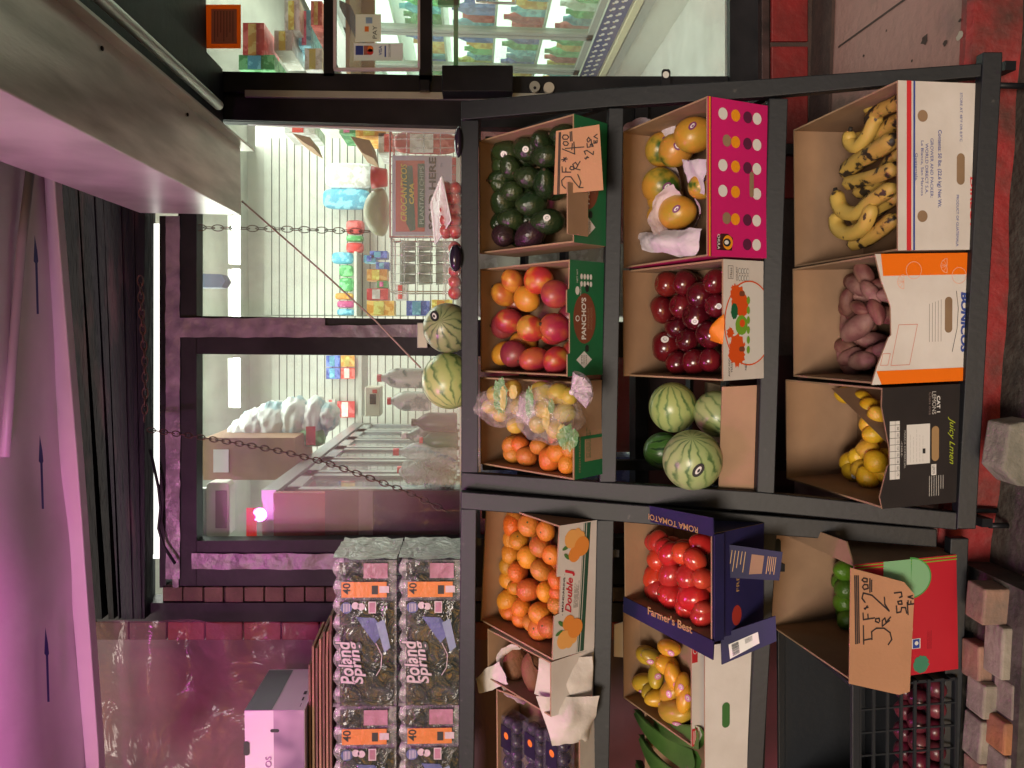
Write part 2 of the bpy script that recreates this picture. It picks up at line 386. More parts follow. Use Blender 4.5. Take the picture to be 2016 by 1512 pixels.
# notices stuck on the door glass
def poster(name, label, x0, y0, x1, y1, m, Y=3.118, cat='notice'):
    t = thing(name, label, cat, onY((x0+x1)/2, (y0+y1)/2, Y)); g = MB(); px_prism(g, rect(x0, y0, x1, y1), Y, .002, m)
    g.build('sheet', t); return t
def pframe(px, py, Y):   # a point in the picture, with X to the world right and Z up
    return onY(px, py, Y), Vector((1, 0, 0)), Vector((0, 0, 1))
def ppx(Y): return Y/F   # metres per photo pixel at that depth, near enough
def ptext(g, s, x, y, w_, h_, Y, m, bold=0., shear=0.):
    # text whose lower left corner is at photo pixel (x, y): w_ px to the world right, h_ px up
    o, X, Z = pframe(x, y, Y-.0015); k = ppx(Y); g.text(s, o, X, Z, w_*k, h_*k, m, bold, shear)
INK = ink('black', (.02, .02, .022)); WT = ink('white', (.72, .70, .68)); INKR = ink('red', (.55, .03, .02)); INKB = ink('blue', (.03, .06, .30)); INKO = ink('orange', (.8, .22, .03))
t = poster('orange_notice', 'orange framed permit notice stuck high on the door glass', 404, 9, 474, 95, paper('orange_card', (.80, .27, .03)))
g = MB(); px_prism(g, rect(416, 18, 466, 86), 3.1165, .001, paper('peach_paper', (.66, .46, .36)))
for k in range(7): px_prism(g, rect(422+k*6, 22, 423.2+k*6, 82-(k % 3)*9), 3.1152, .0008, ink('grey', (.2, .15, .14)))
g.build('printed_form', t)
t = poster('card_sticker', 'white sticker of payment card logos in the middle door pane', 697, 85, 793, 119, paper('white_paper_sheet', (.7, .68, .66)))
g = MB(); Y = 3.116
for (x, m_) in ((700, INKB), (716, mat('card_brown', (.35, .12, .08), .5))): px_prism(g, rect(x, 90, x+15, 108), Y, .001, m_)
for dx, m_ in ((-3, INKR), (3, INKO)):
    o, X, Z = pframe(729, 99-dx, Y-.002); g.disc(o, X, Z, .012, .012, m_)
ptext(g, 'VISA', 752, 109, 18, 6, Y, INKB, .02); ptext(g, 'DISCOVER', 769, 112, 24, 4, Y, INK); px_prism(g, rect(757, 90, 760, 112), Y, .001, INKB)
g.build('card_logos', t)
t = poster('payment_sign', 'cream payment sign above the card sticker on the door', 700, 28, 750, 82, paper('cream_paper', (.70, .68, .60)))
g = MB(); px_prism(g, rect(720, 34, 733, 46), Y, .001, mat('sky_print', (.25, .45, .6), .5)); px_prism(g, rect(718, 52, 726, 62), Y, .001, INKO); ptext(g, 'PAY', 742, 76, 24, 8, Y, INK); g.build('print', t)
# door step of red painted bricks
g = MB(); px_prism(g, rect(1516, -420, 1600, 700), 3.075, .08, MORT)
for k in range(8):
    y0 = -420+k*101+(6 if k % 2 else 0); 
    px_prism(g, rect(1519, y0, 1591, y0+97), 3.062, .06, REDD)
tag(g.build('brick_step', bevel=.004), 'step of glossy red painted bricks under the glass door', 'step')
g = MB(); px_prism(g, rect(1500, -420, 1515, 700), 3.05, .12, mat('worn_steel_sill', (.10, .06, .06), .35, metal=.5, c2=(.02, .02, .02), scale=9, bump=.2)); tag(g.build('door_sill', bevel=.002), 'worn dark metal threshold above the red bricks', 'threshold')
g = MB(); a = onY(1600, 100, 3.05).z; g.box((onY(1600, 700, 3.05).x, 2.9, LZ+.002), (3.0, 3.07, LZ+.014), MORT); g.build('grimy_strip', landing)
# ------------------------------------------------------------------ steel box beam, pipe, black housing (run out over the viewer)
STEEL = mat('brushed_steel', (.74, .71, .66), .32, metal=.45, c2=(.42, .40, .36), detail=8, scale=3, bump=.05, bscale=30, stretch=(6, 1, 1))
t = thing('steel_duct', 'long boxy stainless steel housing reaching out over the right rack', 'steel housing', onY(475, 360, 2.75))
A = onY(475, 423, 2.75); B = onY(475, 290, 2.75); C_ = onY(275, 423, 2.75)
g = MB(); g.box((A.x, .5, A.z), (B.x, 2.75, C_.z), STEEL); g.build('casing', t, .003)
g = MB(); g.box((B.x-.004, .5, A.z-.035), (B.x+.004, 2.79, A.z+.08), STEEL); g.build('flange', t)
for k in range(1, 4): 
    g = MB(); c = Vector((B.x-.03, 2.75-k*.5, A.z-.002)); g.ell(c, (.006, .006, .003), BLK, 8, 5); g.build('rivet', t)
c = onY(430, 207, 2.9); g = MB(); g.tube([c, Vector((c.x, .5, c.z))], .018, STEEL, 16)
tag(g.build('steel_pipe'), 'thin round metal pipe running beside the steel housing', 'pipe')
E = onY(440, 138, 3.09); g = MB(); g.box((B.x+.02, .6, E.z), (E.x, 3.08, E.z+.5), BLK); g.box((E.x-.02, .6, E.z+.06), (E.x+.6, 3.08, E.z+.5), BLK)
tag(g.build('black_housing'), 'black boxed shutter housing over the top corner of the door', 'shutter housing')
# ------------------------------------------------------------------ awning soffit
VIN = mat('awning_vinyl', (.62, .56, .55), .5, c2=(.52, .46, .46), scale=2.5, bump=.6, bscale=4)
def onL(px, py, Y=2.8): return onY(px, py, Y)
aw = thing('awning', 'white vinyl awning with small blue arrows over the shop front', 'awning', (0, 2.8, 3))
T0, T1 = onL(101, 330), onL(190, 1600)                           # sloping line where the lining meets the trim
far = [T0, T1]; sn = Vector((0, 1, .10)); ed = (T1-T0).normalized(); PN = ed.cross(Vector((0, -1, .05)).normalized()).normalized()
Pn = lambda x, y: onplane(x, y, T0, PN)
near0 = T0+Vector((0, -2.2, .11)); near1 = T1+Vector((0, -2.2, .11))
nu, nv = 40, 30; V = []; Fc = []
for i in range(nu+1):
    for j in range(nv+1):
        p = T0.lerp(T1, i/nu).lerp(near0.lerp(near1, i/nu), j/nv); p.z += .02*noise.noise(p*2)+.012*math.sin(j*.9); V.append(p)
for i in range(nu):
    for j in range(nv): q = i*(nv+1)+j; Fc.append([q, q+1, q+nv+2, q+nv+1])
g = MB(); g.add(V, Fc, VIN, True); g.build('lining', aw)
g = MB(); tp = [onL(101, 330), onL(121, 330), onL(125, 400), onL(166, 900), onL(206, 1460), onL(212, 1600), onL(190, 1600), onL(178, 1450), onL(131, 900), onL(104, 400)]
g.prism(tp, (0, -.05, 0), VIN); g.build('trim_board', aw, .004)
g = MB()
sm = [Pn(x, y)-Vector((0, 0, .02)) for x, y in ((48, 330), (30, 480), (12, 700), (-4, 900))]
g.tube(sm, .014, mat('seam_pvc', (.36, .31, .32), .5), 8); g.build('seam_rail', aw)
BLU = ink('navy', (.02, .02, .13))
for (x, y0, y1) in ((53, 462, 618), (63, 856, 1002), (74, 1235, 1382)):
    P = [Pn(x+a_, b_) for a_, b_ in ((-2, y0), (3.5, y0+32), (5.5, y0+52), (3.8, y0+56), (6.5, y1), (2, y1), (-1, y0+56), (-4, y0+52), (-3.2, y0+30))]
    g = MB(); g.poly([p-Vector((0, 0, .028)) for p in P], BLU); g.build('arrow_print', aw)
# ------------------------------------------------------------------ magenta lamp of the street side, and an added awning fill light
lp = Pn(-75, 1400)-Vector((0, .35, .12))
g = MB(); g.ell(lp+Vector((0, 0, .0)), (.03, .03, .05), mat('magenta_bulb', (1, .08, .75), .4, emit=1)); tag(g.build('party_lamp'), 'small magenta lamp hung under the awning at far left', 'lamp')
lamp('POINT', 'party_lamp_light', lp-Vector((0, .05, .06)), (0, 3, 1), 15, (1, .13, .78), .04)
lamp('AREA', 'awning_fill', (-1.6, .9, 2.66), (-.3, 2.2, 3.3), 9, (1, .84, .88), .3)  # added fill light, aimed up so the awning lining bounces it
g = MB(); g.box((-1.72, .9, 2.56), (-1.48, 1.1, 2.62), BLK); tag(g.build('fill_housing'), 'added black housing of the unseen awning fill light', 'lamp')  # housing made up to go with the added fill light
# ------------------------------------------------------------------ the shop inside
def X_(py, Y): return onY(930, py, Y).x
WALLI = mat('shop_white_wall', (.62, .62, .56), .7, c2=(.52, .52, .47), scale=3)
SLAT = mat('slatwall_panel', (.66, .67, .60), .5); GRO = mat('slat_groove', (.10, .10, .09), .8)
BW = 5.9; CZ = 3.2
g = MB(); g.box((X_(1150, BW)-1.2, BW, 0.1), (X_(236, BW), BW+.1, CZ), WALLI)
struct(g.build('back_wall'))
g = MB(); g.box((-2.6, 3.2, CZ), (4.2, 9, CZ+.1), WALLI); struct(g.build('shop_ceiling'))
g = MB(); g.box((-2.6, 3.2, .02), (4.2, 9, LZ), mat('shop_floor_tile', (.55, .55, .52), .35, c2=(.46, .46, .43), scale=5)); struct(g.build('shop_floor'))
g = MB(); g.box((-2.6, 9, 0.1), (4.2, 9.1, CZ), WALLI); g.box((-2.7, 3.2, .1), (-2.6, 9, CZ), WALLI); g.box((4.1, 3.2, .1), (4.2, 9, CZ), WALLI); struct(g.build('shop_side_wall'))
sw = thing('slatwall', 'white slatwall panel with dark grooves behind the window glass', 'slatwall', onY(900, 500, BW-.03))
for (y0, y1, x0, nn) in ((272, 622, 520, 32), (622, 905, 535, 32)):
    g = MB(); px_prism(g, rect(x0, y0, 1290, y1-1.5), BW-.03, .03, SLAT)
    for k in range(nn):
        x = x0+14+k*14.9; 
        if x < 1285: px_prism(g, rect(x, y0, x+1.7, y1-1.5), BW-.0315, .003, GRO)
    g.build('slat_panel', sw)
for (y0, y1) in ((425, 520), (530, 640), (705, 802)):
    c0, c1 = onY(466, y0, 4.9), onY(466, y1, 4.9)
    t = thing('tube_light', {425: 'right end of the glowing ceiling tube row in the right window', 530: 'middle glowing ceiling tube beside the window mullion', 705: 'glowing ceiling tube seen in the left window'}[y0], 'tube light', c0)
    g = MB(); g.tube([c0, c1], .022, mat('tube_glow', (1, .98, .86), .4, emit=9), 10); g.build('tube', t)
    g = MB(); g.box((min(c0.x, c1.x), 4.88, c0.z+.025), (max(c0.x, c1.x), 4.92, c0.z+.05), mat('fitting_white', (.7, .7, .66), .5)); g.build('fitting', t)
lamp('AREA', 'shop_ceiling_light', (-.2, 4.6, CZ-.06), (-.2, 4.6, 0), 50, (.97, 1, .90), 3.2, 1.6)
lamp('AREA', 'shop_door_light', (2.0, 5.6, CZ-.06), (2.0, 5.6, 0), 62, (.97, 1, .90), 1.2, 3.5)
# generic small goods: a printed carton or a bag hung on the wall
PAL = [(.7, .05, .04), (.05, .12, .5), (.8, .35, .04), (.08, .38, .12), (.72, .7, .65), (.12, .45, .65), (.75, .6, .1), (.55, .08, .25)]
PM = [mat('goods_%s' % n_, c, .4, c2=tuple(min(1, v*1.5+.12) for v in c), scale=22, detail=2, lo=.5, hi=.56, spec=.5, rnd=.1) for n_, c in zip(('red', 'blue', 'orange', 'green', 'white', 'sky', 'yellow', 'pink'), PAL)]
CN = ['red', 'blue', 'orange', 'green', 'white', 'sky blue', 'yellow', 'pink']
def goods(name, label, cat, x0, y0, x1, y1, Y, th, ci, bag=False, group=None, band=None):
    t = thing(name, label, cat, onY(x1, (y0+y1)/2, Y), group); g = MB()
    if bag:
        a = onY(x0, y1, Y); b = onY(x1, y0, Y); c = (a+b)/2
        g.ell(c, ((b.x-a.x)/2, th/2, (a.z-b.z)/2), PM[ci], 16, 12, lambda p: Vector((math.copysign(abs(p.x)**.5, p.x), p.y, math.copysign(abs(p.z)**.5, p.z))))
    else: px_prism(g, rect(x0, y0, x1, y1), Y, th, PM[ci])
    g.build('packet', t)
    if not bag or band is not None:
        g = MB(); w_ = x1-x0; px_prism(g, rect(x0+w_*.25, y0+1.5, x0+w_*.62, y1-1.5), Y-(.003 if not bag else th/2+.002), .002, PM[band if band is not None else (ci+4) % 8]); g.build('label', t)
    return t
i = 0
for (x0, y0, x1, y1, ci, d) in ((640, 322, 735, 372, 4, 'large grey white bag of toys hung in the right window'), (636, 372, 730, 412, 5, 'large sky blue brush packet hung under the toy bag'), (682, 434, 718, 462, 0, 'small red packet behind the hanging chain'),
        (682, 464, 716, 476, 3, 'thin green packet on the slatwall left of the chain'), (682, 478, 716, 498, 0, 'small red packet left of the thin green one'), (654, 497, 696, 520, 5, 'blue snack bag at the end of the wall shelf'),
        (668, 522, 696, 545, 3, 'green packet standing left of the blue snack bag'), (668, 547, 697, 574, 3, 'green packet stood in the middle of the wall shelf'), (660, 577, 696, 590, 2, 'orange packet on the wall shelf'), (664, 592, 698, 606, 7, 'pink packet left of the orange one'), (664, 608, 698, 621, 5, 'sky blue packet beside the window mullion')):
    goods('snack_packet', d, 'packet', x0, y0, x1, y1, BW-.14, .09, ci, bag=True)
g = MB(); px_prism(g, rect(697, 495, 702, 622), BW-.25, .22, mat('shelf_white', (.66, .66, .6), .5)); tag(g.build('wall_shelf'), 'white wall shelf carrying packets in the right window', 'shelf')
for (x0, y0, x1, y1, ci, d) in ((716, 502, 740, 516, 5, 'sky blue box under the wall shelf'), (728, 494, 762, 508, 1, 'blue box near the wire basket'), (740, 516, 766, 530, 1, 'second blue box below the wall shelf'), (722, 530, 762, 552, 2, 'orange and white carton below the wall shelf'), (742, 553, 762, 566, 3, 'small green box under the orange carton'), (722, 568, 764, 590, 0, 'red carton at the lower shelf'), (722, 592, 776, 621, 2, 'big orange carton beside the mullion'), (778, 560, 800, 590, 4, 'small white tub below the red carton'), (800, 592, 846, 621, 1, 'navy carton low beside the mullion'), (850, 590, 890, 612, 6, 'yellow carton just above the melon')):
    goods('grocery_carton', d, 'carton', x0, y0, x1, y1, 4.7, .12, ci)
for (x0, y0, x1, y1, ci, d) in ((668, 236, 700, 262, 3, 'green and white tin at the right edge of the window'), (700, 240, 760, 268, 2, 'orange box of mix at the right edge of the window'), (745, 262, 790, 300, 4, 'white carton above the wire basket'), (560, 240, 620, 262, 4, 'pale carton high at the right window edge')):
    goods('grocery_box', d, 'box', x0, y0, x1, y1, 4.5, .3, ci)
for (x0, y0, x1, y1, d) in ((575, 262, 610, 292, 'kraft box flap high at the right of the window'), (690, 268, 728, 312, 'open kraft box above the wire basket')):
    g = MB(); px_prism(g, [(x0, y0), (x1, y0+8), (x1+8, y1), (x0+22, y1-12)], 4.3, .25, KRAFT); tag(g.build('kraft_box'), d, 'box')
# near goods just behind the right window
def W3(px, py, Y=3.3): return onY(px, py, Y)
WIRE = mat('chrome_wire', (.6, .56, .56), .25, metal=.8)
def basket(name, label, x0, y0, x1, y1, Y, nv, nh, rim):
    t = thing(name, label, 'basket', W3(x1, (y0+y1)/2, Y)); D = .16
    g = MB()
    P = [W3(x0, y0, Y), W3(x1, y0, Y), W3(x1, y1, Y), W3(x0, y1, Y)]
    for off in (0, D): 
        Q = [p+Vector((0, off, 0)) for p in P]; g.tube(Q+[Q[0]], .004, rim, 8)
    for p in P: g.tube([p, p+Vector((0, D, 0))], .004, rim, 8)
    g.build('rim', t); g = MB()
    for k in range(1, nv):
        a = P[0].lerp(P[3], k/nv); b = P[1].lerp(P[2], k/nv); g.tube([a, b, b+Vector((0, D, 0))], .0016, WIRE, 5)
    for k in range(1, nh):
        a = P[0].lerp(P[1], k/nh); b = P[3].lerp(P[2], k/nh); g.tube([a, b], .0016, WIRE, 5)
    g.build('wire_mesh', t); return t
basket('wire_basket', 'wire basket holding red bags and a chips sign behind the window', 768, 256, 900, 466, 3.32, 12, 4, mat('red_rim', (.5, .05, .06), .4))
basket('wire_basket', 'wire basket full of clear tubs behind the window', 770, 468, 900, 574, 3.32, 6, 5, WIRE)
goods('red_bag', 'shiny red bag standing in the wire basket', 'bag', 776, 262, 900, 302, 3.42, .08, 0, bag=True, band=4)
goods('red_carton', 'red carton behind the chips sign', 'carton', 772, 310, 900, 456, 3.48, .06, 0)
t = thing('chips_sign', 'white plantain chips sign reading SOLD HERE in the right window', 'sign', W3(880, 384, 3.27))
LAV = paper('sign_lavender', (.60, .52, .64), .35)
g = MB(); px_prism(g, rect(772, 306, 890, 464), 3.27, .004, LAV); g.build('board', t)
g = MB(); px_prism(g, rect(779, 316, 836, 456), 3.268, .001, mat('sign_red', (.62, .10, .08), .5))
DG = mat('sign_green', (.02, .12, .09), .5); px_prism(g, rect(822, 322, 836, 448), 3.266, .001, DG); px_prism(g, [(790, 326), (812, 326), (818, 452), (808, 456), (800, 440)], 3.2665, .001, DG)
YE = ink('yellow', (.75, .55, .06)); ptext(g, 'CROCANTICOS', 801, 436, 110, 12, 3.264, YE, .015, .2); ptext(g, 'CAPA', 815, 402, 40, 9, 3.264, YE, .03, .1)
ptext(g, 'PLANTAIN CHIPS', 834, 441, 110, 8, 3.264, ink('pale', (.45, .6, .55))); ptext(g, 'SOLD HERE', 858, 452, 138, 14, 3.264, INK, .03)
ptext(g, 'TM', 872, 330, 8, 5, 3.264, BLU)
g.build('lettering', t)
tub = mat('cloudy_plastic', (.5, .56, .52), .2, spec=.8, c2=(.25, .3, .28), scale=25, bump=.3, bscale=40)
for k in range(4):
    for j in range(3):
        a = W3(788+j*34+16, 484+k*22, 3.38); t = thing('clear_tub', 'clear plastic tub stacked in the wire basket', 'tub', a, 'clear tubs in the wire basket')
        g = MB(); g.lathe([(.0, 0), (.02, 0), (.024, .055), (.025, .06), (0, .062)], tub, 14, a-Vector((0, 0, .03))); g.build('body', t)
g = MB(); V = []
c = W3(735, 418, 3.6); g.ell(c-Vector((0, 0, .04)), (.11, .1, .085), mat('olive_bag', (.22, .25, .08), .35, c2=(.3, .33, .14), scale=8, bump=.3), 20, 12, lambda p: Vector((p.x, p.y, p.z if p.z > 0 else p.z*.4)))
tag(g.build('olive_bag'), 'round olive green bag behind the chips sign', 'bag')
g = MB(); g.lathe([(0, 0), (.04, 0), (.052, .07), (0, .07)], mat('red_cup', (.6, .02, .02), .35), 18, W3(762, 350, 3.6)); tag(g.build('red_cup'), 'red plastic cup right of the olive bag', 'cup')
g = MB(); px_prism(g, [(388, 538), (436, 540), (444, 553), (436, 566), (388, 566)], 4.2, .1, mat('navy_cover', (.12, .15, .22), .6)); tag(g.build('ceiling_speaker'), 'dark blue grey box hung from the shop ceiling', 'speaker')
# left window: tall red ended cooler with a steel framed glass side
ck = thing('tall_cooler', 'tall cooler with a red end panel and steel framed glass side', 'cooler', onY(900, 1000, 3.3))
REDP = mat('red_plastic', (.48, .02, .03), .3, c2=(.30, .03, .04), scale=2.2, bump=.15, bscale=9, coat=.3); CS = mat('cooler_steel', (.42, .45, .47), .3, metal=.5)
xr = onY(520, 965, 3.3).x; zt = onY(515, 965, 3.3).z
g = MB(); g.box((xr-.62, 3.26, .15), (xr-.004, 3.3, zt-.06), REDP); g.build('end_panel', ck)
g = MB(); px_prism(g, rect(640, 966, 905, 1090), 3.252, .004, mat('maroon_board', (.13, .03, .04), .4, c2=(.2, .06, .06), scale=5)); px_prism(g, rect(706, 966, 734, 1090), 3.246, .004, mat('mauve_strip', (.3, .2, .2), .5)); px_prism(g, rect(485, 1000, 505, 1062), 3.246, .004, mat('red_glow_strip', (.75, .02, .01), .35, emit=.35)); g.build('end_print_glow', ck)  # the bright red strip glows by emission, imitating a red neon reflection
g = MB(); g.box((xr-.62, 3.3, zt-.07), (xr, 5.85, zt), CS); g.build('top_panel', ck)
g = MB(); g.box((xr-.6, 3.3, .15), (xr-.1, 5.85, zt-.07), mat('cooler_inside', (.35, .37, .4), .4)); g.build('cabinet', ck)
for k in range(6):
    y0 = 3.32+k*.42; z1 = zt-.09; z0 = .9; fr = .06; g = MB()
    for (a0, a1, b0, b1) in ((y0, y0+fr, z0, z1), (y0+.38-fr, y0+.38, z0, z1), (y0, y0+.38, z1-fr, z1), (y0, y0+.38, z0, z0+fr), (y0, y0+.38, (z0+z1)/2-fr/2, (z0+z1)/2+fr/2)):
        g.box((xr-.03, a0, b0), (xr, a1, b1), CS)
    dr = g.build('cooler_door', ck); g = MB(); g.box((xr-.02, y0+fr, z0+fr), (xr-.012, y0+.38-fr, z1-fr), glass('cooler_glass', (.8, .88, .92), .12)); g.build('glass', dr)
# goods above and round the cooler
g = MB(); px_prism(g, [(394, 866), (402, 862), (580, 862), (584, 915), (560, 945), (400, 945)], 4.0, .4, KRAFT)
b = tag(g.build('kraft_carton'), 'big kraft carton on top of the tall cooler', 'carton')
g = MB(); px_prism(g, rect(420, 885, 450, 930), 3.996, .003, WT); g.build('paper_label', b)
g = MB(); BAGW = mat('crinkled_white_bag', (.78, .80, .80), .3, c2=(.4, .6, .68), scale=9, lo=.5, hi=.6, bump=.8, bscale=14)
for (x, y, rx, rz) in ((462, 856, .09, .07), (490, 846, .12, .10), (525, 838, .14, .11), (565, 834, .15, .1), (605, 826, .13, .07), (630, 820, .08, .05)): g.ell(onY(x+18, y, 4.35), (rx, .14, rz*1.1), BAGW, 36, 26, lambda p: p*(.94+.22*abs(noise.noise(p*2.2+Vector((x, 0, 0))))+.16*abs(noise.noise(p*6))))
tag(g.build('white_bags'), 'heap of crinkled white and blue bags on the cooler', 'bags')
goods('red_green_packets', 'red and green flat packet lying beside the white bags', 'packet', 590, 838, 640, 878, 4.3, .2, 3, bag=True, band=0)
g = MB(); g.tube([onY(405, 960, 3.4), onY(405, 1055, 3.4), onY(440, 1062, 3.4)], .02, ALU, 8)
px_prism(g, [(406, 955), (412, 950), (446, 950), (452, 956), (452, 1052), (446, 1060), (412, 1060), (406, 1054)], 3.36, .08, mat('cream_plastic', (.6, .58, .48), .4)); b = tag(g.build('wall_heater', bevel=.004), 'cream plastic unit high in the left corner of the window', 'appliance')
g = MB(); px_prism(g, rect(424, 966, 446, 1040), 3.355, .004, mat('mauve_screen', (.25, .14, .17), .3)); g.build('screen', b)
for (x0, y0, x1, y1, ci, d) in ((642, 700, 669, 722, 1, 'blue battery card, upper right of the hanging four'), (671, 700, 698, 722, 2, 'orange battery card hung near the mullion'), (642, 724, 669, 746, 1, 'blue battery card, upper left of the hanging four'), (671, 724, 698, 746, 0, 'red battery card, lower left of the hanging four'), (643, 786, 660, 815, 4, 'small white card pack beside the till'), (664, 790, 698, 822, 0, 'red and white carton left of the till')):
    goods('battery_card' if y1 < 750 else 'small_carton', d, 'packet', x0, y0, x1, y1, BW-.1, .03, ci)
t = thing('card_reader', 'cream till machine with a dark display in the left window', 'till', onY(748, 790, 4.6)); g = MB(); px_prism(g, rect(718, 762, 748, 820), 4.6, .15, mat('cream_plastic', (.6, .58, .48), .4)); g.build('case', t, .006)
g = MB(); px_prism(g, rect(728, 776, 740, 796), 4.595, .004, INK); px_prism(g, rect(733, 767, 742, 774), 4.595, .004, INKR); g.build('display', t)
g = MB(); px_prism(g, rect(705, 697, 712, 822), 4.9, .3, mat('shelf_white', (.66, .66, .6), .5)); tag(g.build('counter_shelf'), 'white counter shelf running behind the till', 'shelf')
BOT = film('clear_bottle', (.6, .7, .68), .35, .1, .3, 20, .7); CAPR = mat('red_cap', (.6, .03, .05), .4)
def bottle(px, py, Y, r, h, label, body, cap, cat='bottle', grp=None, name='bottle'):
    b = onY(px, py, Y); t = thing(name, label, cat, b, grp); g = MB()
    g.lathe([(0, 0), (r*.9, 0), (r, h*.05), (r*.97, h*.3), (r, h*.6), (r*.8, h*.74), (r*.35, h*.87), (r*.32, h*.92)], body, 14, b); g.build('body', t)
    g = MB(); g.lathe([(r*.38, h*.91), (r*.38, h), (0, h)], cap, 12, b); g.build('cap', t); return t
MILK = mat('milky_plastic', (.50, .54, .50), .3, c2=(.14, .22, .20), scale=14, lo=.5, hi=.56)
for k, (px, py, h, m_, c, d) in enumerate(((842, 745, .22, MILK, CAPR, 'milky bottle with red cap in the left window, nearest the mullion'), (846, 790, .19, MILK, CAPR, 'milky bottle with red cap behind the left melon'), (900, 832, .2, mat('dark_jar', (.02, .03, .04), .3), mat('blk_cap', (.02, .02, .02), .4), 'dark jar low in the left window beside the melon'),
        (896, 858, .24, MILK, mat('white_cap', (.65, .65, .6), .4), 'white capped milky jug low in the left window'), (900, 890, .28, BOT, CAPR, 'clear bottle with red cap in the left window'), (900, 925, .27, BOT, CAPR, 'clear bottle with red cap nearest the red cooler'), (902, 868, .17, mat('green_jar', (.02, .14, .09), .3), CAPR, 'green jar in front of the milky jug'))):
    bottle(px, py, 3.35+.09*(k % 2), .045, h, d, m_, c)
for k, (px, py) in enumerate(((890, 905), (885, 945), (840, 930))):
    g = MB(); g.ell(onY(px-20, py, 3.34), (.06, .04, .07), film('thin_bag', (.55, .6, .58), .3, .15, 1, 22, .7), 16, 10, lambda p: p*(1+.25*noise.noise(p*2.5+Vector((k, 0, 0)))))
    tag(g.build('plastic_bag'), ['crumpled clear bag low in the left window, middle one', 'crumpled clear bag low in the left window, nearest the cooler', 'crumpled clear bag, highest of the three in the left window'][k], 'plastic bag')
g = MB(); px_prism(g, rect(905, 697, 913, 1066), 3.24, .3, mat('shelf_white', (.66, .66, .6), .5)); px_prism(g, rect(898, 240, 906, 622), 3.24, .4, mat('shelf_white', (.66, .66, .6), .5)); tag(g.build('window_shelf'), 'white shelf inside the window level with the rack tops', 'shelf')
for (x0, y0, x1, y1, m_, d) in ((920, 480, 1250, 622, PM[4], 'pale packed carton low inside the right window'), (920, 250, 1250, 475, PM[0], 'red carton low inside the right window'), (915, 700, 1245, 890, REDP, 'red storage box low inside the left window'), (915, 900, 1245, 1050, PM[1], 'blue carton low inside the left window')):
    g = MB(); px_prism(g, rect(x0, y0, x1, y1), 3.6, .3, m_); tag(g.build('stock_carton'), d, 'carton')
# drinks coolers on the right of the shop, seen through the door
XC = onY(930, -800, 3.1).x; XC = CP.x+2.2-.063*5.5*0
ax = lambda d: math.tan(-YAW)*0
CX = 2.15; FL = mat('fridge_white', (.72, .74, .7), .4); FS = mat('fridge_steel', (.4, .42, .4), .35, metal=.4)
fr = thing('drinks_fridge', 'long lit drinks fridge on the right inside the door', 'fridge', (CX, 6, LZ))
g = MB(); g.box((CX+.55, 4.0, LZ), (CX+.6, 9.0, 2.6), FL); g.box((CX, 4.0, 2.45), (CX+.6, 9.0, 2.6), FL); g.box((CX, 4.0, LZ), (CX+.6, 9.0, .62), mat('fridge_base', (.64, .64, .58), .5)); g.build('cabinet', fr)
g = MB(); g.box((CX-.012, 4.0, .5), (CX-.001, 9.0, .64), mat('price_strip_blue', (.03, .04, .16), .5))
for k in range(46):
    for j in (0, 1):
        c = Vector((CX-.0135, 4.1+k*.105+j*.03, .545+j*.055)); Xd = Vector((0, -1, 0)); Z = Vector((0, 0, 1))
        g.disc(c, Xd, Z, .022, .013, WT, 10); g.disc(c+Vector((-.0005, .018, .016)), Xd, Z, .011, .011, WT, 8); g.disc(c+Vector((-.001, .03, .014)), Xd, Z, .006, .004, YE, 6)
g.build('price_strip', fr)
g = MB(); g.box((CX-.03, 4.0, .44), (CX-.002, 9.0, .485), mat('warm_bumper', (.6, .55, .36), .4)); g.box((CX-.02, 4.0, .36), (CX-.002, 9.0, .425), FS); g.build('bumper', fr)
SH = mat('fridge_light', (.9, .97, .9), .5, emit=1.3)
g = MB(); g.box((CX+.52, 4.0, .65), (CX+.53, 9.0, 2.4), SH); g.build('lit_back', fr)
for k in range(6):
    y0 = 4.12+k*.72; g = MB(); e = .045
    for (a0, a1, b0, b1) in ((y0, y0+e, .66, 2.42), (y0+.7-e, y0+.7, .66, 2.42), (y0, y0+.7, .66, .66+e), (y0, y0+.7, 2.42-e, 2.42)): g.box((CX-.02, a0, b0), (CX+.02, a1, b1), FS)
    d_ = g.build('fridge_door', fr); g = MB(); g.box((CX-.004, y0+e, .7), (CX+.002, y0+.7-e, 2.37), glass('fridge_glass', (.86, .95, .88), .06)); g.build('glass', d_)
    g = MB(); yy = y0+(.09 if k % 2 else .61); g.tube([(CX-.02, yy, 1.25), (CX-.06, yy, 1.25), (CX-.06, yy, 1.5), (CX-.02, yy, 1.5)], .009, WIRE, 8); g.build('handle', d_)
g = MB()
for z in (1.0, 1.35, 1.72, 2.06): g.box((CX+.05, 4.1, z), (CX+.5, 8.8, z+.015), FL)
g.build('shelf', fr)
rr = random.Random(11); q = 0
for z in (.66, 1.015, 1.365, 1.735):
    for k in range(17):
        y = 4.95+k*.125; ci = rr.choice([0, 2, 3, 3, 5, 6, 1, 4]); hh = rr.uniform(.2, .3); b = Vector((CX+.12, y, z)); 
        t = thing('drink_bottle', '%s drink bottle in the lit fridge inside the door' % CN[ci], 'bottle', b, 'drinks in the fridge'); g = MB()
        g.lathe([(0, 0), (.045, 0), (.047, hh*.1), (.045, hh*.65), (.018, hh*.88), (.018, hh), (0, hh)], PM[ci], 10, b); g.build('body', t)
